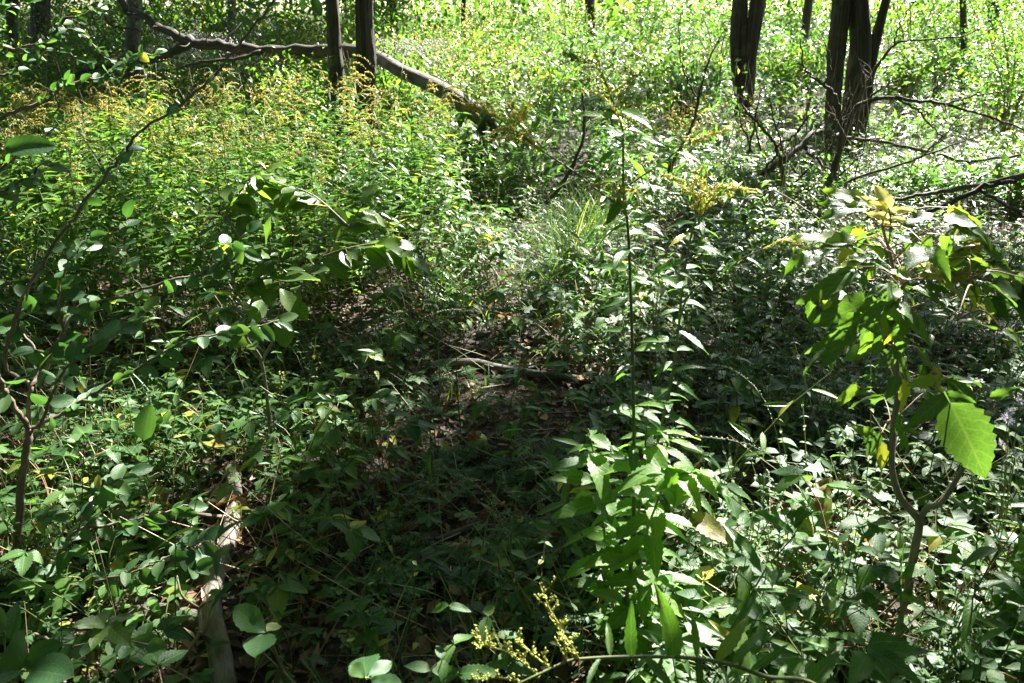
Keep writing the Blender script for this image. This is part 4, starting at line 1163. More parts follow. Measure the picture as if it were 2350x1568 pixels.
tall_goldenrod('tall_goldenrod', 'tall goldenrod leaning toward the sapling with a broad yellow flat-topped plume',
               [([(1480, 1480, GD[1]), (1484, 1300, yd), (1495, 1120, yd + .03), (1511, 1006, yd + .06), (1531, 923, yd + .08), (1544, 856, yd + .1), (1557, 756, yd + .13), (1567, 656, yd + .15), (1583, 556, yd + .17), (1598, 500, yd + .19), (1603, 465, yd + .2)], .005, .002),
                ([(1560, 735, yd + .13), (1580, 680, yd + .1), (1640, 630, yd + .08), (1700, 595, yd + .06), (1755, 570, yd + .05)], .0024, .0014),
                ([(1566, 650, yd + .15), (1545, 610, yd + .1), (1520, 560, yd + .06), (1505, 520, yd)], .002, .0012)],
               [(24, .35, .92, .09), (6, .1, .9, .06), (5, .1, .9, .05)],
               [([(1603, 480, yd + .2), (1650, 430, yd + .15), (1722, 438, yd + .1)], 18, .06, 'flower'), ([(1603, 480, yd + .2), (1575, 425, yd + .22), (1530, 408, yd + .24)], 13, .05, 'flower'),
                ([(1603, 490, yd + .2), (1615, 420, yd + .2), (1605, 395, yd + .2)], 13, .05, 'flower'), ([(1604, 500, yd + .19), (1640, 450, yd + .12), (1680, 455, yd + .05)], 11, .04, 'flower'), ([(1755, 570, yd + .05), (1800, 555, yd + .03), (1866, 580, yd)], 14, .035, 'flower')], GD)
# near goldenrod stalk bent across the bottom of the frame
gb = at(2050, 1640, 1.15); gb[2] = float(terrain(gb[0], gb[1]))
go = thing('bent_goldenrod', 'budding goldenrod stalk bent low and level over the dark soil', 'goldenrod', gb)
yb = 1.02
q = smooth_path([gb, at(1900, 1600, 1.1), at(1753, 1552, 1.05), at(1676, 1525, yb), at(1566, 1509, yb), at(1430, 1508, yb), at(1344, 1512, yb), at(1300, 1519, yb), at(1234, 1549, yb - .02), at(1180, 1575, yb - .03)], 70)
tube_obj(go, 'stem', q, np.linspace(.0042, .002, 70), M['stem'], 8)
for pts, n, ln in (([(1300, 1519, yb), (1290, 1450, yb + .02), (1262, 1400, yb + .03), (1243, 1352, yb + .04)], 15, .035), ([(1234, 1549, yb), (1170, 1500, yb), (1120, 1485, yb), (1082, 1476, yb - .02)], 16, .03),
                   ([(1260, 1535, yb), (1210, 1490, yb + .02), (1185, 1462, yb + .03)], 9, .025), ([(1200, 1565, yb - .02), (1130, 1555, yb - .03), (1088, 1562, yb - .04)], 9, .03), ([(1330, 1515, yb), (1310, 1480, yb), (1285, 1462, yb)], 8, .03)):
    w = smooth_path([at(*p) for p in pts], 30); g = G()
    tube(g, w - gb, np.linspace(.0022, .001, 30), 5)
    for k in range(n):
        f = (k + U()) / n; i = int(f * 29); t = nrm(w[min(i + 1, 29)] - w[max(i - 1, 0)]); s = perp(t, U(0, 6.28)); s[2] = abs(s[2])
        plume(g, g, w[i] - gb, nrm(s + t * .6), ln * U(.5, 1.1), 9, .0027, -.2)
    part('flower_plume', g.mesh('flower_plume', M['bud']), go)['kind'] = 'stuff'
for a_, b_ in (((1600, 1512, yb), (1592, 1385, yb + .03)), ((1640, 1520, yb), (1742, 1390, yb + .06)), ((1680, 1525, yb), (1765, 1420, yb + .05)), ((1700, 1530, yb), (1690, 1425, yb + .08)),
               ((1560, 1508, yb), (1530, 1395, yb + .02)), ((1520, 1507, yb), (1490, 1600, yb - .05)), ((1600, 1512, yb), (1620, 1610, yb - .06)), ((1480, 1507, yb), (1560, 1590, yb - .08)), ((1400, 1508, yb), (1395, 1400, yb + .06)),
               ((1450, 1507, yb), (1440, 1410, yb - .04)), ((1720, 1540, yb), (1830, 1470, yb)), ((1650, 1522, yb), (1700, 1610, yb - .08)), ((1380, 1510, yb), (1330, 1570, yb - .06)), ((1540, 1508, yb), (1580, 1430, yb - .1))):
    leaf_between(go, 'lanceT', M['gold'], at(*a_), at(a_[0] + (b_[0] - a_[0]) * .85, a_[1] + (b_[1] - a_[1]) * .85, b_[2]), (U(-.5, .5), -.6, .6), U(.6, .85))

# ------------------------------------------------------------------ the bright serrated herb in the sun
BH = gp(1425, 1500)
bh = thing('serrated_herb', 'sunlit bright green herb with toothed leaves in the middle of the dark floor', 'herb', BH)
yh = BH[1]
stemA = [(1425, 1500, yh), (1440, 1390, yh), (1455, 1250, yh + .02), (1470, 1150, yh + .03), (1478, 1060, yh + .04), (1488, 930, yh + .05)]
stemB = [(1436, 1505, yh), (1470, 1400, yh - .03), (1485, 1310, yh - .05), (1500, 1180, yh - .06), (1540, 1095, yh - .08), (1600, 1085, yh - .1)]
stemC = [(1430, 1500, yh), (1400, 1350, yh + .05), (1385, 1200, yh + .08), (1370, 1080, yh + .1), (1350, 985, yh + .1)]
for s in (stemA, stemB, stemC):
    q = smooth_path([at(*p) for p in s], 50)
    tube_obj(bh, 'stem', q, np.linspace(.0048, .002, 50), M['stem'], 7)
    n = 14
    for k in range(n):
        f = .25 + .74 * (k + .5) / n; i = int(f * 49)
        for sg in (1, -1):
            a = (k % 2) * 1.5 + (0 if sg > 0 else math.pi) + U(-.5, .5) + .2
            e = U(-.25, .3)
            d = [math.cos(a) * math.cos(e), math.sin(a) * math.cos(e) * .8 - .15, math.sin(e)]
            leaf_obj(bh, 'ovateT', M['bright'], q[i], d, [U(-.1, .3), U(-.3, .15), 1], (.125 if f < .9 else .085) * U(.75, 1.2), U(.6, .85))
Z = yh - .1
for a_, b_, w in (((1524, 1080, Z), (1415, 1090, Z - .04), 1.1), ((1532, 1072, Z), (1555, 1136, Z - .05), 1.0), ((1600, 1085, Z), (1690, 1142, Z - .06), .7), ((1605, 1080, Z), (1665, 1100, Z - .05), .9),
                  ((1640, 1120, Z - .03), (1728, 1164, Z - .08), .55), ((1588, 1130, Z), (1648, 1180, Z - .06), .6), ((1585, 1120, Z), (1538, 1150, Z - .06), .9), ((1540, 1010, Z + .05), (1612, 1030, Z), .7),
                  ((1520, 990, Z + .05), (1610, 1000, Z), .65), ((1530, 1030, Z + .05), (1602, 1072, Z), .7), ((1510, 1020, Z + .1), (1535, 1060, Z + .05), .9), ((1450, 940, yh + .05), (1520, 960, yh), .9),
                  ((1470, 960, yh + .05), (1400, 930, yh + .02), .9), ((1480, 1180, Z + .05), (1590, 1230, Z), .7), ((1475, 1230, Z + .05), (1420, 1290, Z), .8), ((1460, 1310, Z + .05), (1570, 1345, Z), .6),
                  ((1450, 1330, Z + .05), (1520, 1410, Z), .55), ((1440, 1390, Z + .05), (1360, 1350, Z), .6), ((1445, 1280, Z + .05), (1340, 1290, Z), .55), ((1455, 1440, Z + .05), (1500, 1540, Z - .02), .7)):
    leaf_between(bh, 'ovateT', M['bright'], at(*a_), at(*b_), (U(-.1, .3), U(-.35, .05), 1), w)
leaf_between(bh, 'ovateT', M['mottled'], at(1586, 1180, Z), at(1682, 1246, Z - .08), (.1, -.7, .7), 1.0)
tube_obj(bh, 'leaf_stalk', [at(1540, 1095, yh - .08), at(1585, 1130, Z), at(1640, 1120, Z - .03)], [.002, .0016, .0012], M['stem'], 5, smooth=8)

# ------------------------------------------------------------------ broad-leaved sapling behind the honeysuckle
BS = gp(625, 1040); yb2 = BS[1]
bs = thing('cherry_sapling', 'young sapling with broad wavy sunlit leaves before the goldenrod patch', 'sapling', BS)
sp = [[(624, 1040, yb2), (617, 956, yb2), (600, 830, yb2 - .03), (564, 770, yb2 - .08), (575, 700, yb2 - .1), (600, 620, yb2 - .1), (610, 560, yb2 - .1)],
      [(600, 830, yb2 - .03), (640, 760, yb2 - .05), (690, 660, yb2 - .05), (740, 590, yb2), (800, 520, yb2 + .1), (830, 470, yb2 + .15)],
      [(740, 590, yb2), (800, 570, yb2), (880, 560, yb2 + .05), (940, 590, yb2 + .05)],
      [(600, 620, yb2 - .1), (560, 560, yb2 - .1), (520, 490, yb2 - .05), (560, 430, yb2), (600, 400, yb2)], [(800, 520, yb2 + .1), (720, 450, yb2 + .1), (640, 420, yb2 + .1)]]
for i, s in enumerate(sp):
    q = smooth_path([at(*p) for p in s], 40); tube_obj(bs, 'stem', q, np.linspace(.008 if i == 0 else .005, .002, 40), M['young'], 7)
    leafy(bs, 'obov', M['sapling'], q, 14 if i else 11, .105, .45 if i == 0 else .25, .25, opp=True, upn=(.1, -.15, 1))
yy = yb2 - .12
for a_, b_, w in (((640, 720, yy), (660, 800, yy - .03), 1.1), ((600, 640, yy), (735, 640, yy - .06), .8), ((630, 620, yy), (700, 615, yy), .8), ((600, 660, yy), (630, 700, yy - .05), 1.2), ((560, 570, yy), (615, 570, yy), 1.1),
                  ((640, 660, yy), (690, 720, yy - .05), 1.0), ((560, 700, yy), (600, 730, yy - .05), 1.0)):
    leaf_between(bs, 'obov', M['sapling'], at(*a_), at(*b_), (U(-.1, .3), U(-.3, .1), 1), w)

# ------------------------------------------------------------------ goldenrod patch and meadow plants
GR = [goldenrod(1.0, i, dense=U(.7, 1.2), plume_n=int(U(4, 10))) for i in range(7)]
GRN = [goldenrod(1.0, 40 + i, nl=34, dense=.25, plume_n=2, ll=.13) for i in range(4)]
GRM = [goldenrod(1.0, 20 + i, nl=26, dense=.6, plume_n=8, ll=.09) for i in range(4)]
pts = []
tries = U(size=(4000, 2)) * [6, 4.7] + [-5.4, 3.7]
for x, y in tries:
    if not bool(inpatch(x, y)):
        continue
    if all((x - a) ** 2 + (y - b) ** 2 > .155 ** 2 for a, b in pts):
        pts.append((x, y))
    if len(pts) >= 235:
        break
pts = sorted(pts, key=lambda p: p[1])
for i, (x, y) in enumerate(pts):
    front = i < 46
    gs_ = float(U(.72, 1.1) + .35 * (vnoise(x, y, .7, 12) - .4)) * (1 if y > 4.6 else .82)
    bloom = U() < (.12 if y < 4.9 else .45 if y < 5.4 else .85 if x > -2.2 else .65)
    spot = ('by the path' if x > -.9 else 'behind the broad-leaved sapling' if x > -1.9 else 'behind the honeysuckle' if x > -3 else 'toward the shaded wood')
    row = 'front edge' if front else 'second rows' if y < 5.6 else 'middle rows' if y < 6.6 else 'back rows'
    lb = ('tall' if gs_ > .95 else 'middling' if gs_ > .82 else 'short') + (' flowering goldenrod ' if bloom else ' leafy goldenrod without bloom ') + spot + ', ' + row + ' of the patch'
    g_ = GR[int(rng.integers(0, len(GR)))] if bloom else GRN[int(rng.integers(0, len(GRN)))]
    g_.spawn('goldenrod', lb, 'goldenrod', (x, y, float(terrain(x, y))), lb, scale=gs_, tilt=.15, separate=front)
m = 0
for p in wedge(900, 8.3, 17, .5, 1.3):
    vx, vy = proj(p + [0, 0, .7])
    if vnoise(p[0], p[1], 3., 44) > .52 + (.12 if p[0] < -1 else -.12) and m < 190 and not (p[0] < -3.0):
        GRM[int(rng.integers(0, 4))].spawn('meadow_goldenrod', 'yellow goldenrod scattered in the sunny meadow behind the broken log', 'goldenrod', p, 'goldenrods of the far meadow', scale=float(U(.8, 1.15)), tilt=.1)
        m += 1

# white snakeroot in the shaded wood and by the twin tree
def snakeroot(seed):
    P = Plant(M['herb'], M['stem'], M['white'])
    h = 1.0
    for b in range(4):
        a = b * 1.6 + U(); tip = np.array([math.cos(a) * .16, math.sin(a) * .16, h * U(.85, 1.)])
        path = smooth_path([[0, 0, 0], [tip[0] * .1, tip[1] * .1, .5], tip], 30); tube(P.stem, path[::3], np.linspace(.004, .0015, 10), 4)
        for k in range(7):
            p = path[int((.3 + .6 * k / 7) * 29)]
            for s in (0, math.pi):
                aa = k * 1.57 + s + U(-.3, .3); P.leaf('ovate', p, [math.cos(aa), math.sin(aa), U(-.3, .2)], [0, 0, 1], .10 * U(.6, 1.1))
        n = 34
        q = tip + np.stack([rng.normal(0, .05, n), rng.normal(0, .05, n), rng.normal(0, .018, n)], 1)
        inst(P.flower, OCT, q, nrm(rng.normal(size=(n, 3))), nrm(rng.normal(size=(n, 3))), U(.004, .009, n))
    return P


SN = [snakeroot(i) for i in range(3)]
for i in range(30):
    vx = U(330, 720); vy = U(10, 150); Y = U(9.2, 14)
    if i > 20:
        vx = U(860, 1060); vy = U(20, 120); Y = U(9, 12)
    p = at(vx, vy, Y); s = max(.6, min(1.35, p[2] - float(terrain(p[0], p[1]))))
    p[2] = float(terrain(p[0], p[1]))
    SN[i % 3].spawn('white_snakeroot', 'white-flowered herb in the shaded wood behind the fallen trunk' if i <= 20 else 'white-flowered herb in sun behind the twin-stemmed tree', 'wildflower', p,
                    'white-flowered herbs in the shaded wood' if i <= 20 else 'white-flowered herbs in the sun', scale=float(s), flower='flower_head')

# ------------------------------------------------------------------ low herbs: kinds
def herb_opposite(n=5, h=.25, ll=.055, key='ovate', mat='herb', w=1.0):
    P = Plant(M[mat], M['stem'])
    a0 = U(0, 6.28); lean = U(.0, .35) * h
    t = np.linspace(0, 1, 6)[:, None]
    pts = np.concatenate([math.cos(a0) * lean * t ** 2, math.sin(a0) * lean * t ** 2, h * t], 1)
    tube(P.stem, pts[[0, 2, 4, 5]], np.linspace(.0022, .001, 4), 3, cap=False)
    path = smooth_path(pts, 30)
    for k in range(n):
        f = .3 + .7 * (k + 1) / n; p = path[min(29, int(f * 29))]
        for s in (0, math.pi):
            a = k * 1.57 + s + U(-.3, .3); e = U(-.35, .35)
            P.leaf(key, p, [math.cos(a) * math.cos(e), math.sin(a) * math.cos(e), math.sin(e)], [0, 0, 1], ll * U(.7, 1.2) * (1.1 - .45 * f), w)
    return P


def herb_basal(n=6, ll=.07, key='palm', mat='herb', h=.10):
    P = Plant(M[mat], M['stem'])
    for k in range(n):
        a = k * 2.4 + U(-.3, .3); r = U(.3, 1.) * h * 1.1
        tip = np.array([math.cos(a) * r, math.sin(a) * r, h * U(.5, 1.2)])
        tube(P.stem, smooth_path([[0, 0, 0], tip * [.4, .4, .7], tip], 4), np.linspace(.0018, .001, 4), 3, cap=False)
        e = U(-.4, .2)
        P.leaf(key, tip, [math.cos(a) * math.cos(e), math.sin(a) * math.cos(e), math.sin(e)], [0, 0, 1], ll * U(.7, 1.25))
    return P


def herb_alt(n=9, h=.35, ll=.08, key='lance', mat='gold'):
    P = Plant(M[mat], M['stem'])
    a0 = U(0, 6.28); lean = U(.05, .5) * h; t = np.linspace(0, 1, 6)[:, None]
    pts = np.concatenate([math.cos(a0) * lean * t ** 2, math.sin(a0) * lean * t ** 2, h * t], 1)
    tube(P.stem, pts[[0, 2, 4, 5]], np.linspace(.0024, .001, 4), 3, cap=False); path = smooth_path(pts, 30)
    for k in range(n):
        f = .2 + .8 * (k + 1) / n; a = k * 2.4; e = U(-.2, .6)
        P.leaf(key, path[min(29, int(f * 29))], [math.cos(a) * math.cos(e), math.sin(a) * math.cos(e), math.sin(e)], [0, 0, 1], ll * U(.7, 1.2))
    return P


def herb_tri(n=4, h=.28, ll=.06, key='ovateT'):
    P = Plant(M['herb'], M['rstem'])
    for k in range(n):
        a = k * 2.1 + U(); r = U(.5, 1.) * .16; tip = np.array([math.cos(a) * r, math.sin(a) * r, h * U(.5, 1.1)])
        tube(P.stem, smooth_path([[0, 0, 0], tip * [.4, .4, .75], tip], 6), np.linspace(.002, .001, 6), 3)
        for da in (0, 1.25, -1.25):
            P.leaf(key, tip, [math.cos(a + da), math.sin(a + da), U(-.45, .1)], [0, 0, 1], ll * (1.1 if da == 0 else .9) * U(.9, 1.1), 1.1)
    return P


def herb_fern(n=6, h=.16, L=.2):
    P = Plant(M['fern'], M['stem'])
    for k in range(n):
        a = k * 2.4 + U(-.4, .4); el_ = U(.25, .9)
        d = np.array([math.cos(a) * math.cos(el_), math.sin(a) * math.cos(el_), math.sin(el_)])
        t = np.linspace(0, 1, 8)[:, None]; pts = d * L * t + np.array([0, 0, -1]) * L * .45 * t ** 2
        tube(P.stem, pts, np.linspace(.0014, .0006, 8), 3, cap=False)
        path = smooth_path(pts, 40); side = nrm(np.cross(d, [0, 0, 1]))
        for j in range(8):
            f = .32 + .66 * j / 8
            for s in (1, -1):
                p0 = path[int(f * 39)]; dd = nrm(d * .6 + side * s); ln = L * .36 * (1.15 - f)
                for m_ in range(4):
                    g_ = (m_ + .6) / 4
                    for s2 in (1, -1):
                        P.leaf('tiny', p0 + dd * ln * g_, nrm(dd * .8 + s2 * nrm(np.cross(dd, [0, 0, 1])) + [0, 0, U(-.2, .2)]), [0, 0, 1], ln * .42 * (1.2 - g_ * .6))
                P.leaf('tiny', p0 + dd * ln, dd, [0, 0, 1], ln * .3)
    return P


def grass_tuft(n=40, h=.3, mat='grass', spread=.05):
    P = Plant(M[mat], M['stem'])
    for k in range(n):
        a = U(0, 6.28); e = U(.75, 1.5)
        P.leaf('blade', [rng.normal(0, spread), rng.normal(0, spread), -.01], [math.cos(a) * math.cos(e), math.sin(a) * math.cos(e), math.sin(e)], [-math.cos(a), -math.sin(a), .4], h * U(.5, 1.15), U(.7, 1.3) * .3 / max(h, .2))
    return P


def jumpseed(seed):
    """long thin arching spike set with small hooked seeds"""
    P = Plant(M['herb'], M['stem'], M['seed'])
    path = smooth_path([[0, 0, 0], [.03, 0, .25], [.16, 0, .42], [.34, 0, .46], [.5, 0, .42]], 50)
    tube(P.stem, path[::4], np.linspace(.002, .0008, 13), 4)
    for k in range(26):
        p = path[18 + int(k * 31 / 26)]
        inst(P.flower, OCT, (p + [0, rng.normal(0, .002), .003])[None], np.array([[1., 0, 0]]), np.array([[0, 0, 1.]]), np.array([[.0045, .002, .002]]))
    for k in range(5):
        a = k * 2.4; P.leaf('ovate', path[3 + k * 3], [math.cos(a), math.sin(a), .1], [0, 0, 1], .09 * U(.8, 1.1))
    return P


HERBS = {
    'upright_herb': [herb_opposite(int(U(3, 7)), U(.16, .32), U(.045, .075)) for _ in range(6)] + [herb_opposite(5, .28, .075, 'ovateT', 'herb', .85) for _ in range(3)],
    'lobed_herb': [herb_basal(int(U(4, 8)), U(.06, .1), k) for k in ('palm', 'tri', 'palm', 'tri')],
    'narrow_leaf_herb': [herb_alt(int(U(7, 13)), U(.25, .5), U(.06, .1)) for _ in range(5)],
    'bramble_shoot': [herb_tri(int(U(3, 6)), U(.15, .32), U(.05, .075)) for _ in range(4)],
    'round_leaf_herb': [herb_basal(int(U(5, 9)), U(.035, .055), 'ovate', h=.09) for _ in range(4)],
}
HLAB = {
    'upright_herb': 'upright herb with paired oval leaves',
    'lobed_herb': 'low herb with lobed maple-like leaves',
    'narrow_leaf_herb': 'narrow-leaved young herb',
    'bramble_shoot': 'bramble shoot with toothed leaves in threes',
    'round_leaf_herb': 'low rosette of little oval leaves',
}
FERN = [herb_fern(int(U(5, 8)), .16, U(.17, .26)) for _ in range(4)]
TUFT = [grass_tuft(int(U(34, 60)), U(.26, .42)) for _ in range(4)] + [grass_tuft(16, .35, 'drygrass') for _ in range(1)]
JS = [jumpseed(i) for i in range(3)]


def pathway(x, y):
    """worn open strip that leads away from the camera"""
    c = np.interp(y, [1.5, 2.6, 3.6, 5, 6.5], [-.15, -.15, -.12, .1, .4])
    return np.abs(x - c) < np.interp(y, [1.2, 1.8, 3, 4.5, 6.5], [.38, .42, .36, .26, .2])


CLEAR = []
for vx, vy in [(535, 1100), (540, 1140), (538, 1180), (534, 1220), (525, 1250), (505, 1310), (492, 1370), (490, 1430), (500, 1490), (990, 862), (1030, 850), (1080, 848), (1130, 856), (1190, 866), (1250, 872), (1310, 880),
               (1098, 1030), (334, 765), (1040, 1232), (1080, 1215), (1060, 1262), (1010, 1250), (1050, 1300), (2030, 1400), (2075, 1440)]:
    p = gp(vx, vy)
    for k in np.linspace(0, .42, 6):
        CLEAR.append((p[0] * (1 - k / max(p[1], .1) * 1.0), p[1] - k, .1 if (vx < 545 and vy > 1080) or 840 < vy < 885 else .07))
CLEAR = np.array(CLEAR)


def isclear(P):
    return (np.hypot(P[:, None, 0] - CLEAR[None, :, 0], P[:, None, 1] - CLEAR[None, :, 1]) < CLEAR[None, :, 2]).any(1)


MARKS = [((535, 1180), 'beside the pale log'), ((80, 1250), 'under the honeysuckle shrub'), ((1150, 865), 'beside the curved log'), ((1098, 1050), 'near the fallen apple'), ((1430, 1400), 'around the bright serrated herb'),
         ((2075, 1350), 'at the foot of the forked sapling'), ((1250, 680), 'along the worn path'), ((1850, 850), 'in the shade between tall goldenrod and sapling'), ((250, 800), 'behind the honeysuckle stems'), ((2250, 650), 'behind the forked sapling'),
         ((1050, 1300), 'on the dark middle floor'), ((620, 950), 'around the broad-leaved sapling'), ((1750, 620), 'before the dead branches'), ((700, 1480), 'near the pale bramble leaf'), ((1780, 1500), 'beside the bent goldenrod')]
MPOS = np.array([gp(*m_[0])[:2] for m_ in MARKS])


def where(x, y):
    return MARKS[int(np.hypot(MPOS[:, 0] - x, MPOS[:, 1] - y).argmin())][1]


def named(what, x, y, big=''):
    t = (big + ' ' if big else '') + what + ' ' + where(x, y)
    return t


# nearest herbs: each one a thing; those closest with leaf by leaf
cand = wedge(2600, 1.15, 5.2, .25, 1.15)
cand = cand[~inpatch(cand[:, 0], cand[:, 1]) & ~isclear(cand)]
placed = []
names = list(HERBS)
for p in cand:
    pr = pathway(p[0], p[1])
    if pr and U() < .5:
        continue
    if any((p[0] - a) ** 2 + (p[1] - b) ** 2 < .085 ** 2 for a, b in placed):
        continue
    placed.append((p[0], p[1]))
    if len(placed) >= 560:
        break
placed.sort(key=lambda q: q[1])
cnt = {k: 0 for k in names}
for i, (x, y) in enumerate(placed):
    w = vnoise(x, y, .8, 61)
    k = names[int(np.clip((w * 1.3 - .15 + U(-.22, .22)) * 5, 0, 4.99))]
    if cnt[k] > 290:
        continue
    cnt[k] += 1
    near = y < 2.35
    P = HERBS[k][int(rng.integers(0, len(HERBS[k])))]
    ss = float(U(.85, 1.5))
    lb = named(HLAB[k], x, y, 'large' if ss > 1.18 else 'small')
    P.spawn(k, lb, 'herb', (x, y, float(terrain(x, y))), lb, scale=ss, tilt=.15, separate=near and len(P.rec) < 16)
for i in range(34):   # ferny chervil on the dark middle floor
    vx, vy = ((U(820, 1350), U(1040, 1480)) if i < 24 else (U(1650, 2000), U(820, 1050)) if i < 30 else (U(950, 1250), U(840, 960)))
    fp = gp(vx, vy); lb = named('ferny finely cut herb', fp[0], fp[1])
    FERN[i % 4].spawn('ferny_herb', lb, 'herb', fp, lb, scale=float(U(.55, .95)), tilt=.1)
for i in range(46):
    if i < 16:
        p = gp(U(1240, 1400), U(520, 640)); s = U(.9, 1.35); lb, gr_ = 'dense tuft of long dark grass where the path ends', 'grass tufts at the end of the path'
    elif i < 26:
        p = gp(U(20, 220), U(560, 680)); s = U(.9, 1.4); lb, gr_ = 'grass tuft beside the straight pale branch', 'grass tufts by the pale branch'
    elif i < 38:
        p = gp(U(950, 1450), U(600, 760)); s = U(.6, 1.1); lb, gr_ = 'short arching grass tuft along the worn path', 'grass tufts along the path'
    else:
        p = gp(U(1650, 2000), U(760, 1000)); s = U(.7, 1.1); lb, gr_ = 'grass tuft in the shade between goldenrod and sapling', 'grass tufts in the shade'
    TUFT[i % 4].spawn('grass_tuft', lb, 'grass', p, gr_, scale=float(s), tilt=.1)
for i in range(10):
    p = gp(U(1290, 1480), U(440, 520)) if i < 6 else gp(U(1650, 1900), U(430, 520))
    TUFT[4].spawn('dry_grass_tuft', 'tuft of tall straw-coloured grass past the end of the path' if i < 6 else 'tuft of straw-coloured grass by the dead branches', 'grass', p, 'dry grass past the path' if i < 6 else 'dry grass by the branches', scale=float(U(1.4, 2.3)), tilt=.08)
for j, (vx, vy, rz, s, lb) in enumerate([(1870, 1330, 2.9, 1.0, 'seed spike arching level in front of the forked sapling'), (1735, 1500, 1.3, .8, 'short sunlit seed spike above the bent goldenrod'), (1180, 1420, 2.2, .7, 'seed spike curving over the dark soil'),
                                         (1330, 1330, 2.4, .8, 'seed spike beside the bright serrated herb'), (830, 1160, .4, .7, 'seed spike in shade behind the pale log'), (1780, 1180, 2.0, .9, 'seed spike leaning past the dark gap beside the sapling'), (900, 900, .5, .8, 'seed spike before the curved log')]):
    JS[j % 3].spawn('seed_spike', 'thin ' + lb, 'herb', gp(vx, vy), rz=rz, scale=s, tilt=.05, flower='seeds_head')

# large blurred leaves close to the lens
def near_leafy(name, label, base, items, mat, key, stalk='stem'):
    o = thing(name, label, 'herb', base)
    for a_, b_, w, n in items:
        p, q = at(*a_), at(*b_)
        leaf_between(o, key, M[mat], p, q, n, w)
        tube_obj(o, 'leaf_stalk', [base, (base * .45 + p * .55) + np.array([0, 0, .03]), p], [.003, .0024, .0016], M[stalk], 5, smooth=8)
    return o


b0 = gp(660, 1590)
near_leafy('bramble', 'pale bramble leaf of three broad leaflets near the pale log', b0, [((610, 1452, 1.2), (535, 1390, 1.22), 1.2, (0, -.5, .9)), ((612, 1450, 1.2), (642, 1425, 1.24), 1.3, (0, -.4, .9)), ((608, 1455, 1.2), (585, 1492, 1.12), 1.3, (0, -.4, .9))], 'honey', 'obov', 'stem')
b0 = gp(960, 1600)
near_leafy('bramble', 'pale lobed bramble leaf at the bottom edge on dark soil', b0, [((840, 1555, 1.12), (830, 1490, 1.2), 1.5, (0, -.6, .8)), ((845, 1552, 1.12), (900, 1515, 1.16), 1.1, (0, -.5, .8)), ((850, 1558, 1.1), (925, 1580, 1.08), 1.2, (0, -.4, .9)), ((838, 1556, 1.1), (800, 1520, 1.14), 1.0, (0, -.5, .9))], 'honey', 'obov', 'stem')
b0 = gp(190, 1600)
near_leafy('palmate_herb', 'dark star-shaped compound leaf in front of the honeysuckle base', b0, [((242, 1432, 1.25), (170, 1430, 1.2), .9, (0, -.4, 1)), ((243, 1430, 1.25), (215, 1385, 1.3), 1.0, (0, -.4, 1)), ((246, 1430, 1.25), (312, 1405, 1.28), .9, (0, -.4, 1)), ((245, 1434, 1.25), (290, 1470, 1.2), .9, (0, -.4, 1)), ((242, 1434, 1.25), (205, 1480, 1.18), .9, (0, -.4, 1))], 'sapling', 'elder', 'stem')
b0 = gp(30, 1600)
near_leafy('palmate_herb', 'broad overlapping leaves in the bottom corner under the honeysuckle', b0, [((60, 1530, 1.2), (0, 1460, 1.15), 1., (0, -.4, 1)), ((60, 1530, 1.2), (120, 1470, 1.2), 1., (0, -.4, 1)), ((70, 1540, 1.15), (160, 1545, 1.1), 1., (0, -.4, 1)), ((40, 1540, 1.15), (-10, 1570, 1.1), 1., (0, -.4, 1)), ((30, 1470, 1.2), (30, 1380, 1.25), .8, (0, -.7, .7)), ((10, 1450, 1.2), (-20, 1390, 1.25), .9, (0, -.6, .7))], 'honey', 'oval', 'stem')
b0 = gp(1990, 1590)
near_leafy('toothed_herb', 'herb of long toothed leaves at the foot of the forked sapling', b0, [((1990, 1480, 1.35), (2060, 1452, 1.3), .9, (0, -.4, 1)), ((1990, 1490, 1.3), (2075, 1520, 1.25), .9, (0, -.4, 1)), ((1985, 1480, 1.35), (1930, 1440, 1.4), .8, (0, -.4, 1)), ((2000, 1495, 1.3), (2120, 1545, 1.2), .6, (0, -.4, 1)), ((1990, 1500, 1.3), (1960, 1560, 1.2), .8, (0, -.4, 1)), ((2010, 1500, 1.3), (2150, 1490, 1.25), .55, (0, -.4, 1))], 'herb', 'ovateT', 'stem')
b0 = gp(1810, 1600)
near_leafy('toothed_herb', 'sunlit crinkled leaf cluster at the bottom edge beside the bent goldenrod', b0, [((1830, 1550, 1.25), (1775, 1490, 1.3), 1.2, (0, -.5, .9)), ((1832, 1550, 1.25), (1870, 1510, 1.3), 1.2, (0, -.5, .9)), ((1700, 1550, 1.1), (1715, 1430, 1.15), .7, (0, -.7, .6)), ((1850, 1580, 1.1), (1930, 1490, 1.15), .6, (0, -.6, .8))], 'bright', 'ovateT', 'stem')
# slim goldenrod shoot with a bud tip before the sapling
SH = herb_alt(10, .5, .07, 'lanceT'); SH.flowermat = M['bud']; plume(SH.flower, SH.stem, np.array([0, 0, .5]), [0.1, 0, 1], .06, 30, .004, 0)
for vx, vy, s, lb in ((1812, 1600, .72, 'slim budding goldenrod shoot upright at the bottom edge'), (2230, 1560, .7, 'slim leafy shoot near the bottom corner in dappled sun'), (690, 1380, .95, 'dark narrow-leaved shoot behind the pale log'), (660, 1250, 1.1, 'dark drooping narrow-leaved shoot beside the sapling stem')):
    SH.spawn('leafy_shoot', lb, 'herb', gp(vx, vy), scale=s, tilt=.04, separate=True, flower='bud_tip')

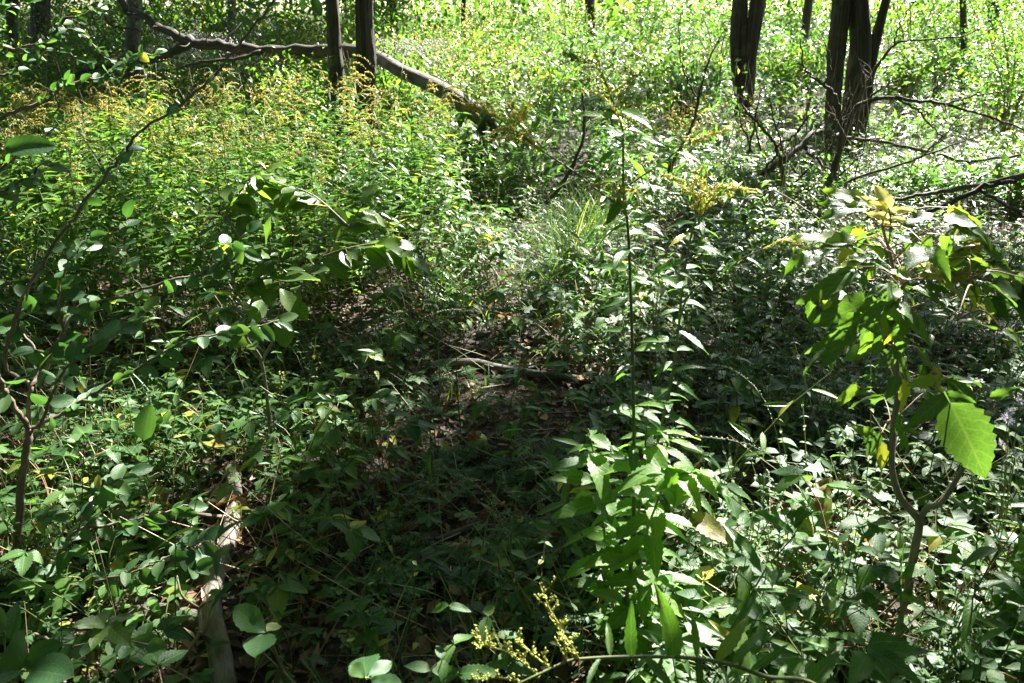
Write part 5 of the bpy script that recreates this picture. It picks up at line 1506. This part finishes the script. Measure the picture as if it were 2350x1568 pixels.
# ------------------------------------------------------------------ asters
def aster(name, label, base, heads, group=None):
    o = thing(name, label, 'wildflower', base, group)
    for vx, vy, Y, r in heads:
        c = at(vx, vy, Y)
        tube_obj(o, 'stem', [base, base * .4 + c * .6 + np.array([.01, .02, .02]), c], [.002, .0016, .001], M['stem'], 5, smooth=12)
        fn = nrm(np.array([U(-.4, .4), -.6, .7])); x = perp(fn, 0); y = np.cross(fn, x)
        g = G(); inst(g, OCT, (c + fn * .001 - base)[None], x[None], fn[None], np.array([[r * .26, r * .26, r * .2]]))
        head = part('flower', g.mesh('flower', M['disc']), o)
        g2 = G(); n = 16
        for k in range(n):
            a = k * 6.283 / n + U(-.1, .1); d = x * math.cos(a) + y * math.sin(a) + fn * U(-.1, .25)
            inst(g2, TPL['tinyL'][0], (c + d * r * .15 - base)[None], d[None], fn[None], np.array([r * U(.8, 1.05)]))
        part('petals', g2.mesh('petals', M['lilac']), head)
        q = smooth_path([base, base * .4 + c * .6 + np.array([.01, .02, .02]), c], 20)
        for k in range(5):
            a = k * 2.4; leaf_obj(o, 'lance', M['herb'], q[6 + k * 3], [math.cos(a), math.sin(a) * .7, .2], [0, -.3, 1], .035 * U(.7, 1.3))
    return o


bA = gp(2290, 1330)
aster('aster', 'pale lilac aster in sun beside the great hanging leaf', bA, [(2312, 962, 1.75, .017), (2318, 945, 1.78, .013), (2300, 1020, 1.72, .012), (2330, 1040, 1.74, .012), (2340, 920, 1.8, .012)])
bA = gp(1370, 1300)
aster('aster', 'lilac aster almost hidden behind the bright serrated herb', bA, [(1372, 1088, 2.05, .016), (1380, 1075, 2.07, .012)])
bA = gp(1870, 1560)
aster('aster', 'tiny white aster near the bottom edge among toothed leaves', bA, [(1740, 1475, 1.45, .008), (1770, 1492, 1.44, .007), (1748, 1508, 1.43, .007)])
aster('aster', 'lilac asters far off between the dead branches', gp(1690, 470), [(1690, 358, 6.1, .016), (1698, 366, 6.1, .016), (1682, 372, 6.1, .015), (1704, 378, 6.1, .015), (1692, 395, 6.1, .014), (1670, 352, 6.1, .014)])

# ------------------------------------------------------------------ apples
def apple(label, vx, vy, r, bitten=False):
    c = gp(vx, vy); c[2] += r * .85
    o = thing('apple', label, 'apple', c - [0, 0, r * .85])
    th = np.linspace(0, np.pi, 13); ph = np.linspace(0, 2 * np.pi, 20, endpoint=False)
    T, Pp = np.meshgrid(th, ph, indexing='ij')
    rr = r * (1 + .06 * np.cos(T) - .28 * np.exp(-(T / .35) ** 2) - .12 * np.exp(-((np.pi - T) / .3) ** 2)) * (1 + .02 * np.sin(5 * Pp))
    V = np.stack([rr * np.sin(T) * np.cos(Pp), rr * np.sin(T) * np.sin(Pp), rr * np.cos(T) * .92], -1).reshape(-1, 3) + [0, 0, r * .85]
    i = np.arange(12)[:, None]; j = np.arange(20)[None]; k = (j + 1) % 20
    F = np.stack(np.broadcast_arrays(i * 20 + j, (i + 1) * 20 + j, (i + 1) * 20 + k, i * 20 + k), -1).reshape(-1, 4)
    g = G(); g.add(V, [F], np.zeros((len(V), 3)) + [0, 0, .4]); part('fruit_body', g.mesh('fruit_body', M['apple']), o)
    tube_obj(o, 'stalk', [c + [0, 0, r * .55], c + [.004, 0, r * .9], c + [.012, 0, r * 1.15]], [.0016, .0014, .0018], M['twig'], 5)
    if bitten:
        g = G(); n = 70
        q = c + np.stack([rng.normal(-.012, .011, n), rng.normal(-.004, .011, n), r * .78 + rng.normal(0, .006, n)], 1) - np.array(o.location)
        inst(g, OCT, q, nrm(rng.normal(size=(n, 3))), nrm(rng.normal(size=(n, 3))), U(.004, .009, n)); part('bite', g.mesh('bite', M['bitten']), o)
    return o


apple('yellow-green fallen apple with a gnawed orange top on the dark path', 1098, 1030, .036, True)
apple('small green fallen apple under the honeysuckle', 334, 765, .026)
apple('small green apple in the shade near the sapling', 1568, 955, .015)

# ------------------------------------------------------------------ fallen leaves one can pick out
def fallen(label, vx, vy, ln, mat, d=None, n=None, lift=.03, key='dead', w=1.0):
    p = gp(vx, vy) + [0, 0, lift]
    o = part('fallen_leaf', leaf_mesh(key, int(rng.integers(0, len(TPL[key]))), M[mat], 'fallen_leaf'), None, mat4(p, nrm([U(-1, 1), U(-1, 1), U(-.1, .3)]) if d is None else d, (U(-.3, .3), -.3, 1) if n is None else n, (ln, ln * w, ln)))
    o['label'] = label; o['category'] = 'leaf'
    return o


for lb, vx, vy, ln, mat, lift in (
        ('big yellow-brown leaf caught in the honeysuckle above the pale log', 500, 1120, .16, 'mottled', .18), ('mottled yellow leaf resting in front of the pale log', 400, 1230, .14, 'mottled', .12),
        ('long mottled yellow leaf hanging before the forked sapling', 1830, 1330, .16, 'mottled', .14), ('speckled yellow leaf caught in herbs beside the sapling', 1850, 1215, .07, 'mottled', .15),
        ('curled brown leaf hanging in the herbs before the forked sapling', 1990, 1330, .10, 'litter', .12), ('rust-brown crumpled leaf near the sapling foot', 2030, 1400, .08, 'litter', .08),
        ('yellow curled leaf lying near the sapling foot', 1900, 1450, .07, 'yellow', .06), ('orange leaf standing against the curved log', 1245, 870, .07, 'mottled', .06),
        ('yellow leaf on dark soil by the broken stick', 1025, 1258, .06, 'yellow', .02), ('tan leaf on dark soil by the broken stick', 1060, 1262, .05, 'litter', .02),
        ('orange-brown leaf drooping before the dark log', 1220, 965, .10, 'mottled', .14), ('orange leaf in the shade near the dark shoot', 690, 1300, .07, 'mottled', .06),
        ('golden leaf shining beside the pale log', 455, 1305, .06, 'yellow', .05), ('rust leaf beside the sunlit pale log', 570, 1180, .06, 'litter', .03),
        ('bright pinkish dead leaf on the sunny path edge', 1270, 780, .09, 'litter', .05), ('yellow leaf caught above the shaded herbs', 1730, 620, .09, 'yellow', .2),
        ('orange leaf in the bare patch of the honeysuckle', 415, 870, .09, 'mottled', .08), ('hanging golden leaf behind the sapling', 2195, 790, .07, 'yellow', .2)):
    fallen(lb, vx, vy, ln, mat, lift=lift)
dl = leaf_mesh
cnt2 = 0
for p in wedge(700, 1.4, 4.6, .1, 1.1):
    if inpatch(p[0], p[1]) or cnt2 >= 210 or (U() < .5 and not pathway(p[0], p[1])):
        continue
    o = part('dead_leaf', leaf_mesh('dead', cnt2 % 7, M['litter'], 'dead_leaf'), None, mat4(p + [0, 0, U(.012, .035)], nrm([U(-1, 1), U(-1, 1), U(-.2, .3)]), (U(-.4, .4), U(-.5, .2), 1), U(.04, .085)))
    onp = bool(pathway(p[0], p[1]))
    o['label'] = named('curled brown dead leaf on the ground', p[0], p[1]); o['category'] = 'leaf'; o['group'] = o['label']
    cnt2 += 1

# ------------------------------------------------------------------ background shrubs
def shrub(label, vx, Y, h, w, n=2200, mat='shrub', ls=.055, group=None, key='tiny', name='leafy_shrub'):
    b = at(vx, 200, Y); b[2] = float(terrain(b[0], b[1]))
    o = thing(name, label, 'shrub', b, group)
    nb = 7; cs = []
    for k in range(nb):
        a = k * 6.28 / nb + U(-.4, .4); tip = np.array([math.cos(a) * w * U(.3, .9), math.sin(a) * w * U(.3, .9), h * U(.6, 1.)])
        q = smooth_path([[0, 0, -.03], tip * [.25, .25, .55], tip], 14); cs.append(q[4:])
        tube_obj(o, 'stem', q + b, np.linspace(.016, .004, 14), M['twig'], 5)
    cs = np.vstack(cs); cs = cs[rng.integers(0, len(cs), n // 14)]
    cs = cs + rng.normal(0, .16 * w, cs.shape)
    P = np.repeat(cs, 14, 0) + rng.normal(0, .10, (len(cs) * 14, 3)); P[:, 2] = np.abs(P[:, 2])
    g = G(); inst_var(g, key, P, nrm(rng.normal(size=P.shape) + [0, 0, -.25]), nrm(rng.normal(0, .55, P.shape) + [0, 0, 1]), U(.6, 1.3, len(P)) * ls)
    part('foliage', g.mesh('foliage', M[mat]), o)
    return o


for lb, vx, Y, h, w in (('leafy bush crowding the dark twin-stemmed tree on its sunny side', 900, 8.6, 1.5, .35), ('pinnate-leaved young shoot before the fallen trunk', 680, 8.0, 1.35, .35), ('bush of pale leaves behind the triple grey stems', 1640, 16, 2.2, 1.2),
                        ('bright bush at the far end of the meadow', 1300, 19, 2.2, 1.5), ('bright bush on the far meadow edge behind the mossy tree', 2080, 15, 2.6, 1.4), ('wide bright bush between the slim sapling and the ivy trunk', 2250, 16, 2.8, 1.6),
                        ('low leafy bush at the edge of the bright meadow', 2330, 10, 1.7, .9), ('dark bush under the shaded trunks', 60, 11, 1.8, 1.2), ('bush behind the dark forked branch', 200, 12, 1.9, 1.3), ('bush of small leaves in the shaded wood beyond the white flowers', 480, 14, 2.2, 1.5),
                        ('leafy bush behind the twin-stemmed tree', 650, 13, 2.2, 1.3), ('sunny bush beyond the broken log', 980, 15, 2.0, 1.4), ('far bush above the yellow meadow', 1480, 22, 2.6, 1.8), ('far bush over the small trunk', 1120, 24, 2.8, 2.0), ('far bush between the stout trees', 1830, 20, 2.8, 1.6),
                        ('bush crowding the corner behind the honeysuckle twigs', -40, 8, 1.5, .8), ('far bush behind the grey trunk', 330, 19, 2.8, 1.9), ('farthest bush in the shaded wood', 90, 20, 3., 2.0), ('sunlit bush in the bright corner of the meadow', 2400, 13, 2.4, 1.3), ('pale bush behind the slim sapling trunk', 2180, 21, 3., 1.8)):
    shrub(lb, vx, Y, h, w, int(1100 + 900 * w))
for k_, (vx, Y, h, w) in enumerate([(1180, 9.5, 1.0, .5), (1260, 11, 1.2, .6), (1420, 9.8, 1.0, .5), (1500, 12.5, 1.4, .7), (1580, 10.5, 1.1, .5), (1800, 13.5, 1.3, .6), (1860, 14, 1.5, .7), (2080, 13, 1.2, .6), (2150, 14, 1.4, .7), (2320, 12, 1.5, .7), (1010, 11, 1.3, .6), (1100, 13, 1.5, .8), (1330, 14, 1.5, .8)]):
    lb = ('low broad-leaved bush in the sunny meadow ' + ('between twin tree and path' if vx < 1300 else 'behind the tall goldenrods' if vx < 1650 else 'between the two stout trees' if vx < 1900 else 'past the dead branches')) + (', nearer' if Y < 11 else ', farther')
    shrub(lb, vx, Y, h, w, int(700 + 500 * w), 'shrub' if k_ % 2 else 'meadow', .10, lb, 'tiny', 'meadow_bush')

# ------------------------------------------------------------------ masses nobody could count
# leaf litter
N = 36000
p = wedge(N, 1.1, 7.5, .5, 1.3)
g = G(); pz = p + np.stack([np.zeros(N), np.zeros(N), U(.004, .03, N)], 1)
dz = nrm(np.stack([U(-1, 1, N), U(-1, 1, N), U(-.35, .45, N)], 1)); nz_ = nrm(np.stack([rng.normal(0, .6, N), rng.normal(0, .6, N), np.ones(N)], 1)); sz_ = .012 + .055 * U(size=N) ** 1.7
for key, sl_ in (('tiny', slice(0, N // 3)), ('broad', slice(N // 3, N // 2)), ('tinyL', slice(N // 2, N))):
    inst_var(g, key, pz[sl_], dz[sl_], nz_[sl_], sz_[sl_] * (1.5 if key == 'tinyL' else 1))
stuff('leaf_litter', g, M['litter'], 'brown leaf litter covering the woodland floor', 'leaf litter')
# fine twigs and straw
g = G()
for p in wedge(1300, 1.2, 6.5, .4, 1.2):
    a = U(0, 6.28); L = U(.06, .38); d = np.array([math.cos(a), math.sin(a), U(-.05, .35) if U() < .6 else U(.4, 1.2)]) * L
    s = p + [0, 0, .015]
    tube(g, [s, s + d * .5 + rng.normal(0, .012, 3), s + d], [.0022, .0018, .001], 3, cap=False)
stuff('twig_litter', g, M['strawstem'], 'fine dead twigs and straw scattered on the floor', 'twigs')


def mass(name, plants, pos, scale, label, cat, matL=None, tilt=.15):
    gl, gs, gf = G(), G(), G()
    w = rng.integers(0, len(plants), len(pos))
    for i, P in enumerate(plants):
        m_ = w == i
        mt = rot_mats(pos[m_], U(0, 6.28, m_.sum()), scale[m_], tilt)
        bake(gl, P.foliage(), mt); bake(gs, P.stem, mt); bake(gf, P.flower, mt)
    o = stuff(name, gl, matL or plants[0].leafmat, label, cat)
    if gs.n:
        c = part('stems', gs.mesh('stems', plants[0].stemmat), o); c['kind'] = 'stuff'
    if gf.n:
        c = part('flowers', gf.mesh('flowers', plants[0].flowermat), o); c['kind'] = 'stuff'
    return o


lo_up = [herb_basal(5, .075, 'palmL', h=.1) for _ in range(3)] + [herb_tri(3, .16, .055, 'ovateL')] + [herb_opposite(3, .14, .045, 'ovateL') for _ in range(3)] + [herb_basal(5, .045, 'ovateL', h=.07) for _ in range(3)] + [herb_alt(6, .22, .06, 'lanceL') for _ in range(2)]
p = wedge(5200, 1.3, 6.8, .4, 1.25); p = p[vnoise(p[:, 0], p[:, 1], .45, 63) + U(-.2, .2, len(p)) > .40]; keep = ~inpatch(p[:, 0], p[:, 1]) & ~isclear(p) & ~(pathway(p[:, 0], p[:, 1]) & (U(size=len(p)) < .35)); p = p[keep]
mass('ground_cover', lo_up, p, U(.45, 1.25, len(p)) * (.7 + .8 * vnoise(p[:, 0], p[:, 1], .6, 64)) * np.where(pathway(p[:, 0], p[:, 1]), .6, 1), 'low green ground cover between the larger herbs', 'ground cover')
# thin grass and wiry seedlings everywhere in the near floor
blades = [grass_tuft(9, .2, 'grass', .02) for _ in range(4)]
p = wedge(1500, 1.3, 6.5, .4, 1.2); p = p[vnoise(p[:, 0], p[:, 1], .6, 67) > .42]
mass('sparse_grass', blades, p, U(.5, 1.5, len(p)), 'thin scattered grass blades between the herbs', 'grass')
wiry = [herb_alt(7, .42, .03, 'lanceL', 'herb') for _ in range(3)] + [herb_opposite(6, .38, .026, 'ovateL') for _ in range(3)]
p = wedge(900, 1.5, 6.8, .4, 1.2); p = p[~isclear(p) & ~inpatch(p[:, 0], p[:, 1])]
mass('wiry_seedlings', wiry, p, U(.5, 1.3, len(p)), 'wiry small-leaved seedlings rising above the ground cover', 'seedlings', tilt=.25)
# taller herb layer at the sides, 4.5 to 9 m
mid_up = [herb_alt(9, .45, .085, 'lanceL') for _ in range(3)] + [herb_opposite(5, .4, .085, 'ovateL') for _ in range(3)] + [herb_basal(6, .10, 'palmL', h=.3), herb_tri(5, .4, .09, 'ovateL')]
p = wedge(4800, 4.2, 9.0, .6, 1.0); p = p[vnoise(p[:, 0], p[:, 1], .7, 65) + U(-.2, .2, len(p)) > .38]; keep = ~inpatch(p[:, 0], p[:, 1]) & ~(pathway(p[:, 0], p[:, 1]) & (p[:, 1] < 5.2)); p = p[keep]
sc_ = U(.5, 1.15, len(p)) * np.interp(p[:, 1], [4.2, 6, 9], [.6, 1.0, 1.6]) * (.45 + 1.1 * vnoise(p[:, 0], p[:, 1], .9, 66)) * np.where((p[:, 0] > 1.2) & (p[:, 1] > 5.6), np.interp(p[:, 1], [5.6, 7, 9], [.9, .7, .55]), 1)
mass('herb_layer', mid_up, p, sc_, 'dense knee-high herbs between the path and the meadow', 'herbs')
# bare stems and low leaves under the goldenrods
p = np.stack([U(-5.2, 0, 1500), U(3.9, 8.2, 1500)], 1); p = p[inpatch(p[:, 0], p[:, 1] + .1)]; p = np.column_stack([p, terrain(p[:, 0], p[:, 1])])
und = [herb_alt(10, .65, .11, 'lanceL') for _ in range(3)] + [herb_opposite(6, .65, .11, 'ovateL', 'gold') for _ in range(3)]
mass('goldenrod_undergrowth', und, p[:620], U(.6, 1.2, min(620, len(p))), 'leafy undergrowth filling the goldenrod patch', 'undergrowth', tilt=.08)
# meadow
K = 1750
ky = 6.8 + 34 * U(size=K) ** 1.75; kx = U(-1, 1, K) * (.66 * ky + 1.5)
kh = (.35 + .95 * vnoise(kx, ky, 2.1, 71) ** 1.2 + U(-.15, .3, K)) * np.interp(ky, [6.8, 9, 14, 30], [.75, 1.0, 1.2, 1.5])
kh = np.where(kx > 1.2, kh * np.interp(ky, [6.8, 9.3, 11.5], [.45, .5, 1]), kh)
kr = U(.16, .42, K) * np.interp(ky, [7, 14, 30], [.9, 1.2, 2.0])
kn = (70 * np.interp(ky, [7, 14, 30], [1.0, 1.0, .8])).astype(int)
ci = np.repeat(np.arange(K), kn); N = len(ci)
th = U(0, 6.283, N); rr = np.sqrt(U(size=N)); up = U(size=N) ** .55
x = kx[ci] + np.cos(th) * rr * kr[ci] * (1.15 - .5 * up); y = ky[ci] + np.sin(th) * rr * kr[ci] * (1.15 - .5 * up)
P = np.stack([x, y, terrain(x, y) + kh[ci] * up * (1 - .28 * rr ** 2)], 1)
out = np.stack([np.cos(th), np.sin(th), np.full(N, .25)], 1) + rng.normal(0, .45, (N, 3))
rm = (U(size=K)[ci] * .8 + U(-.12, .12, N)) % 1; sm = U(.65, 1.55, K)[ci] * np.interp(y, [7, 12, 30], [.85, 1.1, 1.8])
half = (U(size=K) < .6)[ci]
g = G()
inst_var(g, 'tiny', P[half], nrm(out[half]), nrm(rng.normal(0, .4, (half.sum(), 3)) + [0, 0, 1]), sm[half] * U(.045, .10, half.sum()), rm[half])
inst_var(g, 'tinyL', P[~half], nrm(out[~half] + [0, 0, .5]), nrm(rng.normal(0, .4, ((~half).sum(), 3)) + [0, 0, 1]), sm[~half] * U(.07, .15, (~half).sum()), rm[~half])
stuff('meadow_foliage', g, M['meadow'], 'dense sunny meadow herbs stretching back to the wood edge', 'meadow')
g = G(); N = 2200
y = 6.2 + 22 * U(size=N) ** 1.4; x = U(-1, 1, N) * (.66 * y + 1.2); k = (y > 7.4) | ((x > .9) & ~inpatch(x, y)); x, y = x[k], y[k]
for a, b_ in zip(x, y):
    z0 = float(terrain(a, b_)); h = U(.5, 1.25); q = rng.normal(0, .07, 2)
    tube(g, [[a, b_, z0], [a + q[0] * .8, b_ + q[1], z0 + h * .6], [a + q[0] * 2.2, b_ + q[1] * 2, z0 + h]], [.003, .0024, .0012], 3, cap=False)
stuff('meadow_stems', g, M['strawstem'], 'thin straw and green stems standing in the meadow', 'meadow stems')
g = G()
bl = np.where((ky > 8.5) & (vnoise(kx, ky, 2.6, 81) > np.where(kx < -1.5, .62, .46)) & (U(size=K) < .55))[0]
ci = np.repeat(bl, 36); N = len(ci); th = U(0, 6.283, N); rr = U(size=N)
x = kx[ci] + np.cos(th) * rr * kr[ci]; y = ky[ci] + np.sin(th) * rr * kr[ci]
z = terrain(x, y) + kh[ci] * (1.0 + .10 * np.cos(th * 3 + ci)) - .25 * kh[ci] * rr ** 2 + U(-.03, .1, N)
inst(g, OCT, np.stack([x, y, z], 1), nrm(rng.normal(size=(N, 3))), nrm(rng.normal(size=(N, 3))), U(.006, .014, N) * np.interp(y, [9, 30], [1, 2.0]))
stuff('meadow_blossom', g, M['flower'], 'yellow goldenrod bloom dusted over the far meadow', 'blossom')
# far wood behind the meadow
g = G(); gl = G()
for i in range(70):
    y = U(30, 62); x = U(-1, 1) * (.7 * y + 4); z0 = float(terrain(x, y)); r = U(.06, .2); h = U(8, 14)
    tube(g, [[x, y, z0 - .2], [x + U(-.3, .3), y, z0 + h * .5], [x + U(-.8, .8), y, z0 + h]], [r, r * .8, r * .3], 6)
    n = 420
    P = np.array([x, y, z0]) + np.stack([rng.normal(0, 1.7, n), rng.normal(0, 1.7, n), U(0, 1, n) ** .8 * h], 1)
    inst_var(gl, 'tiny', P, nrm(rng.normal(size=(n, 3))), nrm(rng.normal(0, .6, (n, 3)) + [0, 0, 1]), U(.18, .4, n))
o = stuff('far_wood_foliage', gl, M['shrub'], 'far wood edge closing off the meadow', 'far wood')
c = part('far_trunks', g.mesh('far_trunks', M['trunk']), o); c['kind'] = 'stuff'

# thicket at the wood edge, seen between and above the meadow plants
N = 40000
y = U(20, 44, N); x = U(-1, 1, N) * (.7 * y + 3)
top = 1.8 + 4.2 * vnoise(x, y, 3.1, 91)
P = np.stack([x, y, terrain(x, y) + top * U(size=N) ** .7], 1)
g = G(); inst_var(g, 'tiny', P, nrm(rng.normal(size=(N, 3))), nrm(rng.normal(0, .6, (N, 3)) + [0, 0, 1]), U(.14, .32, N))
stuff('wood_edge_thicket', g, M['shrub'], 'tangled thicket where the meadow meets the wood', 'thicket')
# the wood goes on behind and beside the camera
g = G(); gl = G()
for i in range(64):
    a = U(math.radians(52), math.radians(308)); r_ = U(5.5, 16)
    x, y = r_ * math.sin(a), r_ * math.cos(a)
    if y > 3 and abs(x) < .75 * y + 2.5:
        continue
    z0 = float(terrain(x, y)); r = U(.08, .2); h = U(9, 15)
    tube(g, [[x, y, z0 - .2], [x + U(-.3, .3), y, z0 + h * .5], [x + U(-.8, .8), y, z0 + h]], [r, r * .8, r * .3], 7)
    n = 560
    P = np.array([x, y, z0]) + np.stack([rng.normal(0, 1.5, n), rng.normal(0, 1.5, n), .2 + U(0, 1, n) * h], 1)
    ok = (P[:, 1] < 0) | (np.abs(P[:, 0]) > .75 * P[:, 1] + 1.6)
    P = P[ok]; n = len(P)
    inst_var(gl, 'tiny', P, nrm(rng.normal(size=(n, 3))), nrm(rng.normal(0, .6, (n, 3)) + [0, 0, 1]), U(.36, .62, n))
n = 34000  # loose unseen leaves without branches, added overhead to cut the sky light
P = np.stack([U(-18, 22, n), U(-14, 24, n), U(7.5, 15, n)], 1)
sh = P - SUN[None] * ((P[:, 2] - .3) / SUN[2])[:, None]          # where each leaf's shadow falls
free = (sh[:, 1] < .1) | (np.abs(sh[:, 0]) > .72 * sh[:, 1] + 1.6) | ((sh[:, 1] < 9) & (shade_at(sh[:, 0], sh[:, 1]) > .86))
for (vx, vy, Y, r) in SUNNY:
    w = P - at(vx, vy, Y); free &= np.linalg.norm(w - (w @ SUN)[:, None] * SUN[None], axis=1) > r + .25
P = P[free]; n = len(P)
inst_var(gl, 'tiny', P, nrm(rng.normal(size=(n, 3))), nrm(rng.normal(0, .5, (n, 3)) + [0, 0, 1]), U(.4, .66, n))
o = stuff('wood_and_sky_blocker_foliage', gl, M['crown'], 'leafy wood behind and beside the viewpoint, with loose overhead leaves added to dim the sky', 'wood')
c = part('wood_trunks', g.mesh('wood_trunks', M['trunk']), o); c['kind'] = 'stuff'
